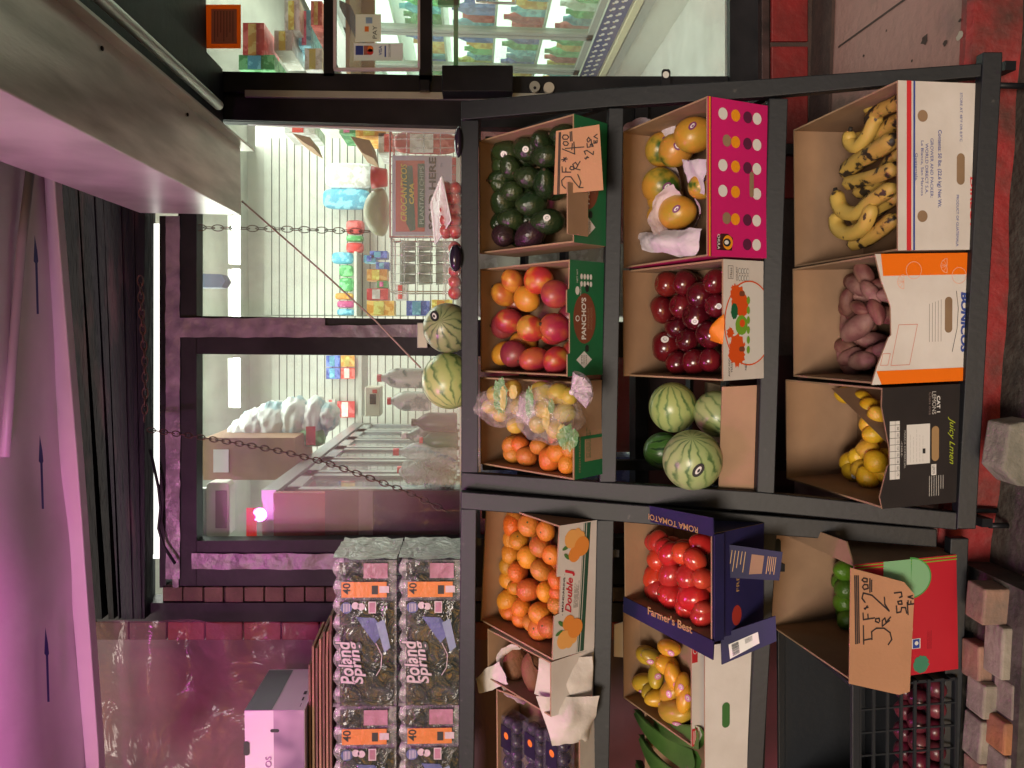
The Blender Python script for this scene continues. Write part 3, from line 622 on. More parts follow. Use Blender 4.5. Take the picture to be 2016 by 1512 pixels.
# green framed upper fixture and goods seen high through the door
g = MB(); g.box((1.3, 4.3, 2.05), (2.3, 4.34, 2.12), mat('wood_shelf', (.4, .25, .13), .6)); g.box((1.3, 3.9, 2.12), (2.3, 4.34, 2.14), mat('wood_shelf', (.4, .25, .13), .6))
tag(g.build('wooden_shelf'), 'wooden overhead shelf seen through the top door pane', 'shelf')
for (x0, y0, x1, y1, ci, d) in ((478, 45, 520, 110, 0, 'red fruit print carton on the overhead shelf'), (470, 108, 540, 137, 3, 'green carton behind the orange notice'), (560, 0, 590, 60, 4, 'white appliance box on the overhead shelf'), (588, 20, 612, 90, 5, 'teal gadget box on the overhead shelf'), (600, 95, 634, 137, 4, 'pale blue lettered box lowest above the door rail'), (540, 60, 575, 100, 4, 'white cloth bundle on the overhead shelf'), (612, 2, 634, 50, 0, 'red lidded box at the top door corner')):
    goods('overhead_carton', d, 'carton', x0, y0, x1, y1, 4.0+.1*(ci % 3), .3, ci, band=(ci+2) % 8)
GG = mat('green_frame', (.04, .25, .10), .35)
g = MB(); 
for p in (rect(862, -60, 905, 10), rect(893, -200, 902, 150), rect(700, -100, 706, 137)): px_prism(g, p, 4.4, .03, GG)
tag(g.build('green_stand'), 'green frame stand just inside the door', 'stand')
g = MB(); px_prism(g, [(668, 0), (668, 12), (700, 75), (716, 80), (712, 60), (690, 10)], 3.9, .04, mat('grey_panel', (.12, .13, .14), .4)); tag(g.build('grey_screen'), 'dark grey tilted screen in the middle door pane', 'screen')
# ------------------------------------------------------------------ the two leaning racks
rk = [thing('display_rack', 'right black steel display rack of three leaning tiers below two watermelons', 'display rack', (0, 2.2, 0)),
      thing('display_rack', 'left black steel display rack under the stacked water bottle packs', 'display rack', (-1.2, 2.2, 0))]
def bar(name, r, pts, th=.035, dy=0.0, b=.003):
    g = MB(); g.prism([onR(x, y, dy, r) for x, y in pts], (0, th, 0), RACK); return g.build(name, rk[r], b)
bar('post', 0, [(908, 199), (1200, 173), (1500, 155), (1935, 124), (1935, 150), (1500, 191), (1200, 210), (908, 236)])
bar('post', 0, [(908, 930), (1200, 950), (1500, 969), (1885, 1009), (1885, 1044), (1500, 1008), (1200, 988), (908, 966)])
bar('post', 1, [(907, 968), (1200, 990), (1500, 1014), (1845, 1042), (1845, 1078), (1500, 1052), (1200, 1026), (907, 1002)])
bar('post', 1, [(902, 1760), (1860, 1880), (1850, 1920), (902, 1795)])
R_RAILS = [(908, 908, 942, 941), (1198, 1180, 1228, 1213), (1514, 1490, 1552, 1525), (1936, 1884, 1975, 1922)]
L_RAILS = [(907, 902, 938, 931), (1175, 1165, 1209, 1200), (1497, 1470, 1530, 1504), (1872, 1853, 1908, 1890)]
for k, (a, b, c, d) in enumerate(R_RAILS):
    y0, y1 = ((236, 931), (212, 950), (193, 972), (102, 1042))[k]
    bar('shelf_rail', 0, [(a, y0), (b, y1), (d, y1), (c, y0)], .03, .004 if k < 3 else -.006)
for k, (a, b, c, d) in enumerate(L_RAILS):
    y0 = (1002, 1024, 1048, 1060)[k]; s = (b-a)/(1512-y0); y1 = 1790+k*35
    bar('shelf_rail', 1, [(a, y0), (a+s*(y1-y0), y1), (c+s*(y1-y0), y1), (c, y0)], .03, .004 if k < 3 else -.006)
BK = 2.98
for r, (ya, yb, RL) in enumerate(((180, 960, R_RAILS), (1010, 1770, L_RAILS))):
    X0 = onY(930, yb, BK if 0 else 2.6).x; X1 = onY(930, ya+35, 2.6).x; X0 += .02; X1 -= .02
    for X in (X0, X1):     # back legs, feet, side runners
        g = MB(); g.box((X-.02, BK-.04, .14), (X+.02, BK, 1.46), RACK); g.build('back_leg', rk[r], .002)
    ft = [onR(1955 if r == 0 else 1885, y, 0, r) for y in (ya+(0 if r else -20), yb+80)]
    for p in ft:
        g = MB(); g.tube([p+Vector((0, .03, -.01)), Vector((p.x, p.y+.03, .01))], .008, RACK, 12); g.build('foot', rk[r])
    for k, tilt in enumerate((0, 35, 16, 6)):
        p0 = onR(RL[k][0]+14, (ya+yb)/2, .03, r); t_ = math.radians(tilt); L_ = min(.5, (BK-p0.y)/math.cos(t_))
        for X in (X0, X1):
            g = MB(); a = Vector((X, p0.y, p0.z-.01)); b = a+Vector((0, L_*math.cos(t_), L_*math.sin(t_)))
            g.prism([a+Vector((-.012, 0, -.03)), a+Vector((.012, 0, -.03)), a+Vector((.012, 0, 0)), a+Vector((-.012, 0, 0))], b-a, RACK); g.build('side_runner', rk[r])
        n_ = 5 if k == 0 else 3
        for j in range(n_):
            f = .08+.86*j/(n_-1); c = Vector((X0, p0.y, p0.z-.012))+Vector((0, L_*math.cos(t_)*f, L_*math.sin(t_)*f))
            wd = .03 if k else .05
            g = MB(); g.prism([c+Vector((0, 0, 0)), c+Vector((0, wd*math.cos(t_), wd*math.sin(t_))), c+Vector((0, wd*math.cos(t_), wd*math.sin(t_)-.012)), c+Vector((0, 0, -.012))], (X1-X0, 0, 0), RACK); g.build('slat', rk[r])
# ------------------------------------------------------------------ fruit cartons
class Carton: pass
def fit(name, label, cat, r, yR, yL, xt, xb, xrail, D, dy=.02, yaw=0.0, xtL=None):
    """front top edge from photo (xt,yR) to (xtL,yL); back top edge at about xb; front hidden below xrail. Finds tilt and height."""
    xtL = xt if xtL is None else xtL
    best = None; ym = (yR+yL)/2
    pb = onR(xrail+8, ym, dy, r)                       # a point of the front face low behind the rail
    for it in range(2, 50):
        th = math.radians(it); up = Vector((0, -math.sin(th), math.cos(th))); bk = Vector((0, math.cos(th), math.sin(th)))
        lo, hi = 0, .6
        for _ in range(30):
            h = (lo+hi)/2
            if proj(pb+up*h)[0] > (xt+xtL)/2: lo = h
            else: hi = h
        e = abs(proj(pb+up*h+bk*D)[0]-xb)
        if best is None or e < best[0]: best = (e, th, h)
    e, th, h = best; up = Vector((0, -math.sin(th), math.cos(th))); top = pb+up*h
    a = onplane(xt, yR, top, Vector((0, 1, 0))); b = onplane(xtL, yL, top, Vector((0, 1, 0)))
    c = Carton(); c.W = (a-b).length; c.D = D; c.H = h+.012; c.th = th
    X = (a-b).normalized(); bk = Vector((0, math.cos(th), math.sin(th))); bk = (bk-X*bk.dot(X)).normalized()
    if yaw: Rz = Matrix.Rotation(yaw, 3, 'Z'); X = Rz @ X; bk = Rz @ bk
    Z = X.cross(bk); mid = (a+b)/2; o = mid-Z*c.H
    c.M = Matrix((X, bk, Z)).transposed().to_4x4(); c.M.translation = o
    c.X, c.Y, c.Z, c.o = X, bk, Z, o; c.r = r
    c.t = thing(name, label, cat, c.M)
    return c
def loc(c, x, y, z): return c.M @ Vector((x, y, z))
def walls(c, front_m, inside=KRAFT_IN, side_m=None, front=None, back=None, sides=None, T=.005, decal=None, flare=0.0, names=True):
    side_m = side_m or front_m; W, D, H = c.W, c.D, c.H
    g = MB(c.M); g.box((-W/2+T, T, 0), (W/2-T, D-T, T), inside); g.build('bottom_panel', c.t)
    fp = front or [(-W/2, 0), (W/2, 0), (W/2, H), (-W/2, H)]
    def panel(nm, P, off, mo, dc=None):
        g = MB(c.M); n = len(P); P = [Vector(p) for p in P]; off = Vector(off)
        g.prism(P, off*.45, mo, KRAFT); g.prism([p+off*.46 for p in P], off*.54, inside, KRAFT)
        if dc: dc(g)
        return g.build(nm, c.t)
    panel('front_panel', [(x, -flare*(z/H), z) for x, z in fp], (0, T, 0), front_m, decal)
    bp = back or [(-W/2, 0), (W/2, 0), (W/2, H), (-W/2, H)]
    panel('back_panel', [(x, D, z) for x, z in bp], (0, -T, 0), side_m)
    for s in (-1, 1):
        sp = sides or [(T, 0), (D-T, 0), (D-T, H), (T, H)]
        panel('side_panel', [(s*W/2, y, z) for y, z in sp], (-s*T, 0, 0), side_m)
    return c
def wav(W, H, n, amp, seed, s=1):   # front outline with a slightly worn top edge
    P = [(-W/2, 0), (W/2, 0)]
    for i in range(n+1): P.append((W/2-W*i/n, H+amp*noise.noise(Vector((i*.9, seed, 0)))))
    return P
FX = Vector((1, 0, 0)); FZ = Vector((0, 0, 1))
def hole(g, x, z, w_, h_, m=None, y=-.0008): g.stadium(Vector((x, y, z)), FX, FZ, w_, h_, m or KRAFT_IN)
def D_(x, z, y=-.0008): return Vector((x, y, z))
def lines(g, x, z, w_, n, dz, m, th=.0014, vary=.3, seed=1, y=-.0008):
    q = random.Random(seed)
    for i in range(n):
        L_ = w_*(1-vary*q.random()); xx = x
        while xx < x+L_:
            a = q.uniform(.006, .02); a = min(a, x+L_-xx); g.poly([D_(xx, z-i*dz, y), D_(xx+a, z-i*dz, y), D_(xx+a, z-i*dz+th, y), D_(xx, z-i*dz+th, y)], m); xx += a+.0025
def rct(g, x0, z0, x1, z1, m, y=-.0008): g.poly([D_(x0, z0, y), D_(x1, z0, y), D_(x1, z1, y), D_(x0, z1, y)], m)
def frame(g, x0, z0, x1, z1, t, m, y=-.0008):
    rct(g, x0, z0, x1, z0+t, m, y); rct(g, x0, z1-t, x1, z1, m, y); rct(g, x0, z0+t, x0+t, z1-t, m, y); rct(g, x1-t, z0+t, x1, z1-t, m, y)
def lt(g, s, x, z, w_, h_, m, bold=0., shear=0., flip=False, y=-.0012):
    # text starting at lower left (x, z); flip = upside down
    if flip: g.text(s, D_(x+w_, z+h_, y), -FX, -FZ, w_, h_, m, bold, shear)
    else: g.text(s, D_(x, z, y), FX, FZ, w_, h_, m, bold, shear)
def splash(g, cx, cz, r, m, seed, y=-.0008, n=40, a0=0, a1=2*math.pi, rough=.25, sx=1):
    P = [D_(cx+sx*r*math.cos(a0+(a1-a0)*i/n)*(1+rough*noise.noise(Vector((i*.6, seed, 0)))), cz+r*math.sin(a0+(a1-a0)*i/n)*(1+rough*noise.noise(Vector((i*.6, seed, 5)))), y) for i in range(n)]
    g.poly(P, m)
GREEN = mat('green_print', (.012, .16, .06), .5, c2=(.015, .13, .05), scale=6); BROWN = mat('brown_print', (.20, .06, .03), .5)
def pancho(full):
    def dc(g):
        W, H = cur.W, cur.H; s = W/.40; zt = H-.012
        def diamond(x):
            g.poly([D_(x-.03*s, zt-.05), D_(x, zt-.085), D_(x+.03*s, zt-.05), D_(x, zt-.015)], WT)
            for k in range(3): lt(g, ('avo', 'MEXICO', 'HASS')[k], x-.014, zt-.042-.010*k, .028, .006, INK)
        diamond(-W*.36)
        g.disc(D_(.0, zt-.052), FX, FZ, .088*s, .05, BROWN, 32, y if 0 else 0); lt(g, "PANCHO'S", -.073*s, zt-.058, .146*s, .021, WT, .03)
        g.disc(D_(.0, zt-.02, -.0013), FX, FZ, .009, .009, WT, 14); g.disc(D_(0, zt-.02, -.0016), FX, FZ, .006, .006, BROWN, 14)
        lt(g, 'PREMIUM', -.03, zt-.073, .06, .008, KRAFT); lt(g, 'AVOCADOS', -.034, zt-.086, .068, .008, KRAFT); 
        for x in (-.105*s, .105*s): hole(g, x, zt-.062, .022, .016, mat('hole_dark', (.01, .012, .01), .9), -.0014)
        if full:
            lt(g, 'NET WT', W*.31, zt-.022, .04, .006, WT)
            for i in range(2):
                for j in range(4): g.disc(D_(W*.30+.022*i, zt-.038-.014*j), FX, FZ, .0085, .0055, WT, 14)
            g.disc(D_(W*.24, zt-.02), FX, FZ, .013, .009, WT, 14); lt(g, 'MEXICO', W*.2, zt-.036, .04, .005, WT)
    return dc
c1 = fit('avocado_box', 'green printed carton of dark avocados behind the 2 for 4.00 sign', 'carton', 0, 224, 477, 1130, 944, 1190, .42)
cur = c1; walls(c1, GREEN, decal=pancho(True), side_m=KRAFT)
c2 = fit('mango_box', 'green carton of red mangoes', 'carton', 0, 511, 741, 1122, 944, 1184, .42)
c2.t['label'] = 'green printed carton of red mangoes on the top shelf, middle box'
cur = c2; walls(c2, GREEN, decal=pancho(True), side_m=KRAFT, front=[(-c2.W/2, 0), (c2.W/2, 0), (c2.W/2, c2.H), (c2.W*.25, c2.H+.003), (c2.W*.24, c2.H+.012), (c2.W*.05, c2.H+.012), (c2.W*.04, c2.H), (-c2.W*.3, c2.H), (-c2.W*.31, c2.H+.01), (-c2.W/2, c2.H+.01)])
c3 = fit('orange_box', 'plain kraft carton of oranges on the top shelf next to the centre posts', 'carton', 0, 752, 945, 1130, 944, 1183, .42)
def dc3(g):
    W, H = c3.W, c3.H; rct(g, -W/2, 0, -.02, H*.98, GREEN); rct(g, -W/2+.05, H*.1, -.03, H-.05, KRAFT, -.0011); lines(g, -W/2+.06, H-.06, .1, 4, .006, GREEN, .002, y=-.0014)
    lt(g, 'FRESH PRODUCE', -W/2+.02, H-.03, .12, .008, KRAFT)
cur = c3; walls(c3, KRAFT, decal=dc3)
MAG = mat('hot_pink_print', (.62, .012, .16), .45, c2=(.55, .012, .14), scale=3); PUR = ink('plum', (.10, .012, .05)); YEL = ink('amber', (.80, .30, .01))
c4 = fit('papaya_box', 'hot pink carton with white, yellow and plum dots full of papayas', 'carton', 0, 189, 504, 1393, 1228, 1510, .40)
def dc4(g):
    W, H = c4.W, c4.H; k = W/315.0; X = lambda y: W/2-(y-190)*k; Z = lambda x: H-(x-1393)*k*1.12
    rct(g, -W/2, H-.010, W/2, H-.004, YEL); rct(g, -W/2, H-.013, W/2, H-.010, mat('dk_plum', (.12, .01, .04), .5))
    rows = [(220, 'wypw'), (273, 'hypw'), (322, 'wypw'), (373, 'wyHw'), (428, 'hypw'), (478, '..pw')]
    for y, s in rows:
        for j, ch in enumerate(s):
            x = (1428, 1458, 1487, 1510)[j]; o = D_(X(y), Z(x), -.0012)
            if ch in 'wyp': g.disc(o, FX, FZ, .0165, .0165, {'w': WT, 'y': YEL, 'p': PUR}[ch], 26)
            elif ch == 'h': hole(g, X(y)+.001, Z(1437), .033, .03, KRAFT_IN, -.0016)
    hole(g, X(355), Z(1497), .072, .016, KRAFT_IN, -.0017)
    x0 = X(492); z0 = Z(1452)
    g.poly([D_(x0, Z(1414)), D_(x0, Z(1450)), D_(x0+.035, Z(1452)), D_(x0+.046, Z(1440)), D_(x0+.046, Z(1425)), D_(x0+.035, Z(1414))], mat('logo_dark', (.05, .01, .01), .5)); 
    g.disc(D_(x0+.022, Z(1440), -.0011), FX, FZ, .02, .018, YEL, 26); g.disc(D_(x0+.022, Z(1438), -.0013), FX, FZ, .0115, .014, INK, 20); g.disc(D_(x0+.022, Z(1437), -.0015), FX, FZ, .006, .008, WT, 16)
    lt(g, 'CHULA', x0+.002, Z(1421), .042, .009, WT, .02, 0, True, -.0018)
cur = c4; walls(c4, MAG, decal=dc4, inside=KRAFT_IN, side_m=MAG)
c5 = fit('apple_box', 'white avocado carton with an orange splash holding dark red apples', 'carton', 0, 510, 750, 1424, 1236, 1503, .40)
def dc5(g):
    W, H = c5.W, c5.H; k = W/240.0; X = lambda y: W/2-(y-510)*k; Z = lambda x: H-(x-1424)*k
    OR = ink('splash', (.72, .09, .01)); TL = ink('darkgreen', (.01, .12, .05)); LG = ink('leafgreen', (.18, .38, .03))
    a = lambda c, r_, m_, s_, **q: splash(g, X(c[1]), Z(c[0]), r_, m_, s_, **q)
    g.disc(D_(X(636), Z(1500), -.0007), FX, FZ, 86*k, 74*k, OR, 50); g.disc(D_(X(636), Z(1500), -.0009), FX, FZ, 83*k, 71*k, WT, 50)
    a((1468, 592), 22*k, OR, 2, y=-.0012, sx=1.3, rough=.5); a((1458, 575), 14*k, OR, 4, y=-.0013, sx=1.2, rough=.6); a((1463, 690), 24*k, OR, 8, y=-.0012, sx=1.3, rough=.5); a((1443, 655), 10*k, OR, 5, y=-.0013, rough=.8); a((1480, 600), 16*k, OR, 6, y=-.0014, sx=1.5)
    a((1455, 612), 10*k, TL, 7, y=-.0016, sx=1.6); a((1476, 640), 18*k, LG, 9, y=-.0016, rough=.1, sx=1.1); g.disc(D_(X(636), Z(1478), -.0019), FX, FZ, 8*k, 8*k, OR, 18)
    for i in range(6): g.disc(D_(X(590+i*20), Z(1496), -.002), FX, FZ, 8*k, 5*k, LG, 12)
    for y in (577, 688): hole(g, X(y), Z(1477), 10*k, 17*k, BROWN, -.0022)
    lt(g, 'COUNT', X(551), Z(1465), 27*k, 5*k, INK)
    for i in range(2):
        for j in range(4): g.disc(D_(X(532+i*14), Z(1471+j*8), -.001), FX, FZ, 6*k, 3.6*k, INK, 14); g.disc(D_(X(532+i*14), Z(1471+j*8), -.0013), FX, FZ, 5*k, 2.8*k, WT, 14)
    frame(g, X(548), Z(1452), X(522), Z(1437), .0012, INK); lt(g, 'Hass', X(545), Z(1448), 19*k, 6*k, INK)
    lt(g, 'AVOCADO', X(742), Z(1443), 36*k, 5*k, INK); lt(g, 'HASS', X(733), Z(1450), 20*k, 5*k, INK); lt(g, 'NET', X(731), Z(1492), 15*k, 5*k, INK)
cur = c5; walls(c5, WHITE_C, decal=dc5, side_m=KRAFT, back=[(-c5.W/2, 0), (c5.W/2, 0), (c5.W/2, c5.H+.02), (-c5.W/2, c5.H+.02)])
c7 = fit('plantain_box', 'white Guatemalan carton with red and blue stripes holding spotted plantains', 'carton', 0, 158, 493, 1768, 1562, 1915, .48)
def dc7(g):
    W, H = c7.W, c7.H; k = W/335.0; X = lambda y: W/2-(y-158)*k; Z = lambda x: H-(x-1768)*k*1.08
    N = ink('banner_blue', (.04, .07, .30)); rct(g, -W/2, Z(1796), W/2, Z(1786), ink('stripe_red', (.62, .03, .04))); rct(g, -W/2, Z(1804), W/2, Z(1800), N)
    for y in (226, 425): hole(g, X(y), Z(1820), .031, .031)
    hole(g, X(330), Z(1903), .083, .025)
    T = lambda s, y0, y1, x, h_, b=0.: lt(g, s, X(y1), Z(x+h_), (y1-y0)*k, h_*k, N, b, flip=True)
    T('Contents: 50 lbs. (22.6 kg) Net Wt.', 253, 408, 1850, 11, .012); T('GROWER AND PACKER:', 270, 388, 1836, 7); T('WORLD DIRECT S.A.', 280, 380, 1825, 7); T('La Blanca, San Marcos', 275, 384, 1815, 7); T('Guatemala.', 300, 355, 1803.5, 6)
    T('STORE AT 48°F OR 8.9°C', 178, 275, 1900, 6); T('PRODUCT OF GUATEMALA', 382, 486, 1893, 6); lt(g, 'DIRECT', X(455), Z(1934), 110*k, 11*k, ink('stripe_red', (.62, .03, .04)), .02, .2, True)
cur = c7; walls(c7, WHITE_C, decal=dc7, side_m=KRAFT)
c8 = fit('sweet_potato_box', 'white and orange carton of sweet potatoes on the bottom shelf', 'carton', 0, 500, 757, 1735, 1560, 1905, .44)
def dc8(g):
    W, H = c8.W, c8.H; k = W/257.0; X = lambda y: W/2-(y-500)*k; Z = lambda x: H-(x-1735)*k*1.09
    OG = mat('orange_print', (.85, .17, .004), .45); PL = ink('peach', (.8, .42, .3)); N = ink('banner_blue', (.04, .07, .30))
    P = [D_(W/2, 0), D_(W/2, H+.002), D_(X(543), H-.005), D_(X(543), 0)]; g.poly(P, OG); g.poly([D_(-W/2, 0), D_(X(730), 0), D_(X(730), H+.015), D_(-W/2, H+.0)], OG)
    for (x, y, r_) in ((1800, 533, 17), (1893, 545, 16)):
        g.stroke([(X(y)+r_*k*math.cos(a*.35), Z(x)+r_*k*math.sin(a*.35)) for a in range(19)], D_(0, 0, -.0013), FX, FZ, .0016, PL)
    for (x, y, r_) in ((1868, 525, 14), (1780, 555, 14)):
        Q = [(X(y)+r_*k*math.cos(a*.314), Z(x)+r_*k*math.sin(a*.314)) for a in range(11)]; g.stroke(Q+[Q[0]], D_(0, 0, -.0013), FX, FZ, .0015, PL)
        for a in (2, 4, 5, 6, 8): g.stroke([(X(y), Z(x)), Q[a]], D_(0, 0, -.0013), FX, FZ, .001, PL)
    hole(g, X(623), Z(1872), 72*k, 17*k)
    q = [(X(640), Z(1770)), (X(640), Z(1808)), (X(720), Z(1792)), (X(720), Z(1754))]; g.stroke(q+[q[0]], D_(0, 0), FX, FZ, .0012, ink('thin_red', (.6, .1, .05)))
    q = [(X(696), Z(1738)), (X(696), Z(1753)), (X(719), Z(1748)), (X(719), Z(1733))]; g.stroke(q+[q[0]], D_(0, 0), FX, FZ, .0012, ink('thin_red', (.6, .1, .05)))
    for i in range(5): rct(g, X(676), Z(1857-i*6), X(592+i*2), Z(1857-i*6)+.0012, ink('grey', (.2, .15, .14)))
    lt(g, 'BONICOS', X(700), Z(1912), 122*k, 16*k, N, .05, .15, True)
    g.stroke([(X(576), Z(1888)), (X(610), Z(1892)), (X(650), Z(1890)), (X(697), Z(1880))], D_(0, 0), FX, FZ, .0016, INK)
W = c8.W; H = c8.H
cur = c8; walls(c8, WHITE_C, decal=dc8, side_m=KRAFT, front=[(-W/2, 0), (W/2, 0), (W/2, H+.018), (W*.3, H+.0), (W*.1, H-.028), (-W*.12, H-.03), (-W*.14, H-.022), (-W*.36, H+.012), (-W/2, H+.028)])
c9 = fit('lemon_box', 'black printed lemon carton on the bottom shelf beside the centre posts', 'carton', 0, 764, 1002, 1740, 1545, 1890, .46)
def dc9(g):
    W, H = c9.W, c9.H; k = W/238.0; X = lambda y: W/2-(y-764)*k; Z = lambda x: H-(x-1740)*k*1.07
    LM = ink('lime', (.40, .48, .03)); GY = ink('lightgrey', (.5, .48, .46))
    lt(g, 'Juicy Lmen', X(924), Z(1893), 96*k, 17*k, LM, .0, .5, True)
    lt(g, 'CAT 1', X(818), Z(1860), 33*k, 8*k, WT, .03, 0, True); lt(g, 'LEMONS', X(821), Z(1851), 45*k, 9*k, GY, .0, 0, True); lt(g, 'Class one', X(822), Z(1841), 45*k, 6*k, ink('grey', (.2, .15, .14)), 0, 0, True)
    hole(g, X(880), Z(1850), 70*k, 17*k, mat('gold_kraft', (.36, .22, .10), .7)); 
    rct(g, X(918), Z(1838), X(839), Z(1788), WT, -.0012); lines(g, X(914), Z(1796), 70*k, 5, .010, GY, .0012, seed=5, y=-.0015); rct(g, X(898), Z(1828), X(888), Z(1822), INK, -.0016)
    rct(g, X(945), Z(1773), X(830), Z(1752), WT, -.0012); rct(g, X(945), Z(1763.5), X(830), Z(1763), INK, -.0015)
    for i in range(8): y = 838+i*13; rct(g, X(y), Z(1773), X(y)+.0012, Z(1752), INK, -.0016); lt(g, str(88+i*12), X(y+10), Z(1771), .009, .006, INK, 0, 0, True, -.0016)
    lt(g, 'MARCA COMERCIAL', X(925), Z(1786), 75*k, 4*k, GY, 0, 0, True); lt(g, '-CHILE-', X(902), Z(1779), 32*k, 3.6*k, GY, 0, 0, True)
    rct(g, X(943), Z(1852), X(921), Z(1841), WT, -.0012); lt(g, 'LEMON', X(940), Z(1849), 16*k, 6*k, INK, 0, 0, True, -.0016)
    for i in range(7): rct(g, X(985 if i < 5 else 972), Z(1838+i*5), X(944), Z(1838+i*5)+.0018, GY)
W = c9.W; H = c9.H
cur = c9; walls(c9, mat('black_card', (.02, .016, .016), .55, c2=(.03, .024, .024), scale=5), decal=dc9, side_m=mat('black_card', (.02, .016, .016), .55),
    front=[(-W/2, 0), (W/2, 0), (W/2, H+.004), (W*.35, H+.006), (W*.0, H-.018), (-W*.13, H-.02), (-W*.15, H-.012), (-W*.4, H+.012), (-W/2, H+.004)])
# left rack
c10 = fit('mandarin_box', 'white carton with printed oranges and red script, heaped with mandarins', 'carton', 1, 1035, 1300, 1102, 950, 1172, .38, xtL=1088)
def leafy(g, cx, cz, s, k, m1, m2, LEAF):
    for (dx, dz, r_, m_) in ((-18, 6, 16, m1), (14, 16, 19, m2), (-4, -12, 20, m1), (16, -8, 11, m2), (24, 2, 10, m2)): g.disc(D_(cx+s*dx*k, cz+dz*k, -.0009-.0002*(r_ % 7)), FX, FZ, r_*k, r_*k, m_, 22)
    for (dx, dz, rot) in ((-20, 26, .9), (-2, 30, 1.9)): g.disc(D_(cx+s*dx*k, cz+dz*k, -.0012), FX, FZ, 10*k, 4*k, LEAF, 12, rot)
def dc10(g):
    W, H = c10.W, c10.H; k = W/268.0; X = lambda y: W/2-(y-1034)*k; Z = lambda x: H-(x-1097)*k
    m1 = ink('fruit_orange', (.80, .28, .05)); m2 = ink('fruit_light', (.85, .42, .12)); LEAF = ink('leaf', (.07, .20, .05)); DGN = ink('dark_green', (.02, .08, .05))
    rct(g, -W/2+.003, Z(1168), W/2-.003, Z(1164), DGN, -.0006); rct(g, -W/2+.003, Z(1162), W/2-.003, Z(1161), DGN, -.0006); rct(g, -W/2+.003, Z(1180), W/2-.003, Z(1170), DGN, -.0006)
    leafy(g, X(1078), Z(1146), 1, k, m1, m2, LEAF); leafy(g, X(1252), Z(1140), -1, k, m1, m2, LEAF)
    R2 = ink('script_red', (.62, .03, .05)); lt(g, 'Double', X(1214), Z(1139), 72*k, 17*k, R2, .02, .5); lt(g, 'J', X(1140), Z(1143), 16*k, 26*k, R2, .05, .3)
    lt(g, '- MANDARINS -', X(1216), Z(1118), 84*k, 5*k, INK, .01); lines(g, X(1206), Z(1146), 55*k, 5, .0042, INK, .0012, seed=3)
    lt(g, 'SIZE', X(1068), Z(1116), 12*k, 4*k, R2)
W = c10.W; H = c10.H; k = W/268.
X10 = lambda y: W/2-(y-1034)*k
cur = c10; walls(c10, WHITE_C, decal=dc10, side_m=KRAFT_IN, front=[(-W/2, 0), (W/2, 0), (W/2, H), (X10(1135), H), (X10(1136), H-.016), (X10(1210), H-.018), (X10(1213), H+.003), (-W/2, H)])
c11 = fit('mamey_box', 'white tray of brown mameys wrapped in loose paper beside the mandarins', 'carton', 1, 1304, 1412, 1085, 960, 1172, .34, dy=.03)
cur = c11; walls(c11, WHITE_C, side_m=WHITE_C)
c12 = fit('plum_box', 'kraft box of dark purple clamshells at the left end of the top shelf', 'carton', 1, 1416, 1680, 1142, 960, 1172, .34, dy=.03)
cur = c12; walls(c12, WHITE_C, side_m=KRAFT)
NAVY = mat('navy_print', (.022, .018, .085), .55, c2=(.015, .014, .055), scale=4, spec=.25)
c13 = fit('tomato_box', "navy carton with open flaps full of roma tomatoes", 'carton', 1, 1052, 1262, 1402, 1228, 1490, .38, dy=-.02)
GOLD = ink('gold', (.42, .25, .10)); cur = c13
def dc13(g):
    W, H = c13.W, c13.H; lt(g, 'FRESH', -.03, H-.11, .08, .012, GOLD); g.disc(D_(-.10, H-.10), FX, FZ, .03, .02, ink('tomato', (.35, .03, .02)), 20); lt(g, 'XL', W/2-.06, H-.03, .03, .02, WT); lines(g, -.05, H-.012, .12, 3, .005, GOLD, seed=2)
walls(c13, NAVY, decal=dc13, side_m=NAVY)
W, D, H = c13.W, c13.D, c13.H
g = MB(c13.M); P = [(W/2-.004, -.01, H+.001), (W/2+.05, -.01, H+.004), (W/2+.03, D, H+.004), (W/2-.02, D, H+.001)]; g.prism(P, (0, 0, .004), NAVY)
g.text('ROMA TOMATOES', Vector((W/2+.012, D*.12, H+.0095)), Vector((0, 1, 0)), Vector((-1, 0, 0)), D*.6, .018, GOLD, .01); g.build('top_flap', c13.t)
g = MB(c13.M); P = [(-W/2+.004, -.01, H+.001), (-W/2+.02, D, H+.001), (-W/2-.03, D, H+.004), (-W/2-.05, -.01, H+.004)]; g.prism(P, (0, 0, .004), NAVY)
g.text("Farmer's Best", Vector((-W/2+.0, D*.68, H+.0095)), Vector((0, -1, 0)), Vector((1, 0, 0)), D*.5, .026, GOLD, .02); g.build('top_flap', c13.t)
g = MB(c13.M); g.prism([(-W/2, -.004, H-.002), (W/2, -.004, H-.002), (W/2, -.008, H-.035), (-W/2, -.008, H-.035)], (0, -.004, 0), NAVY); g.build('front_lip', c13.t)
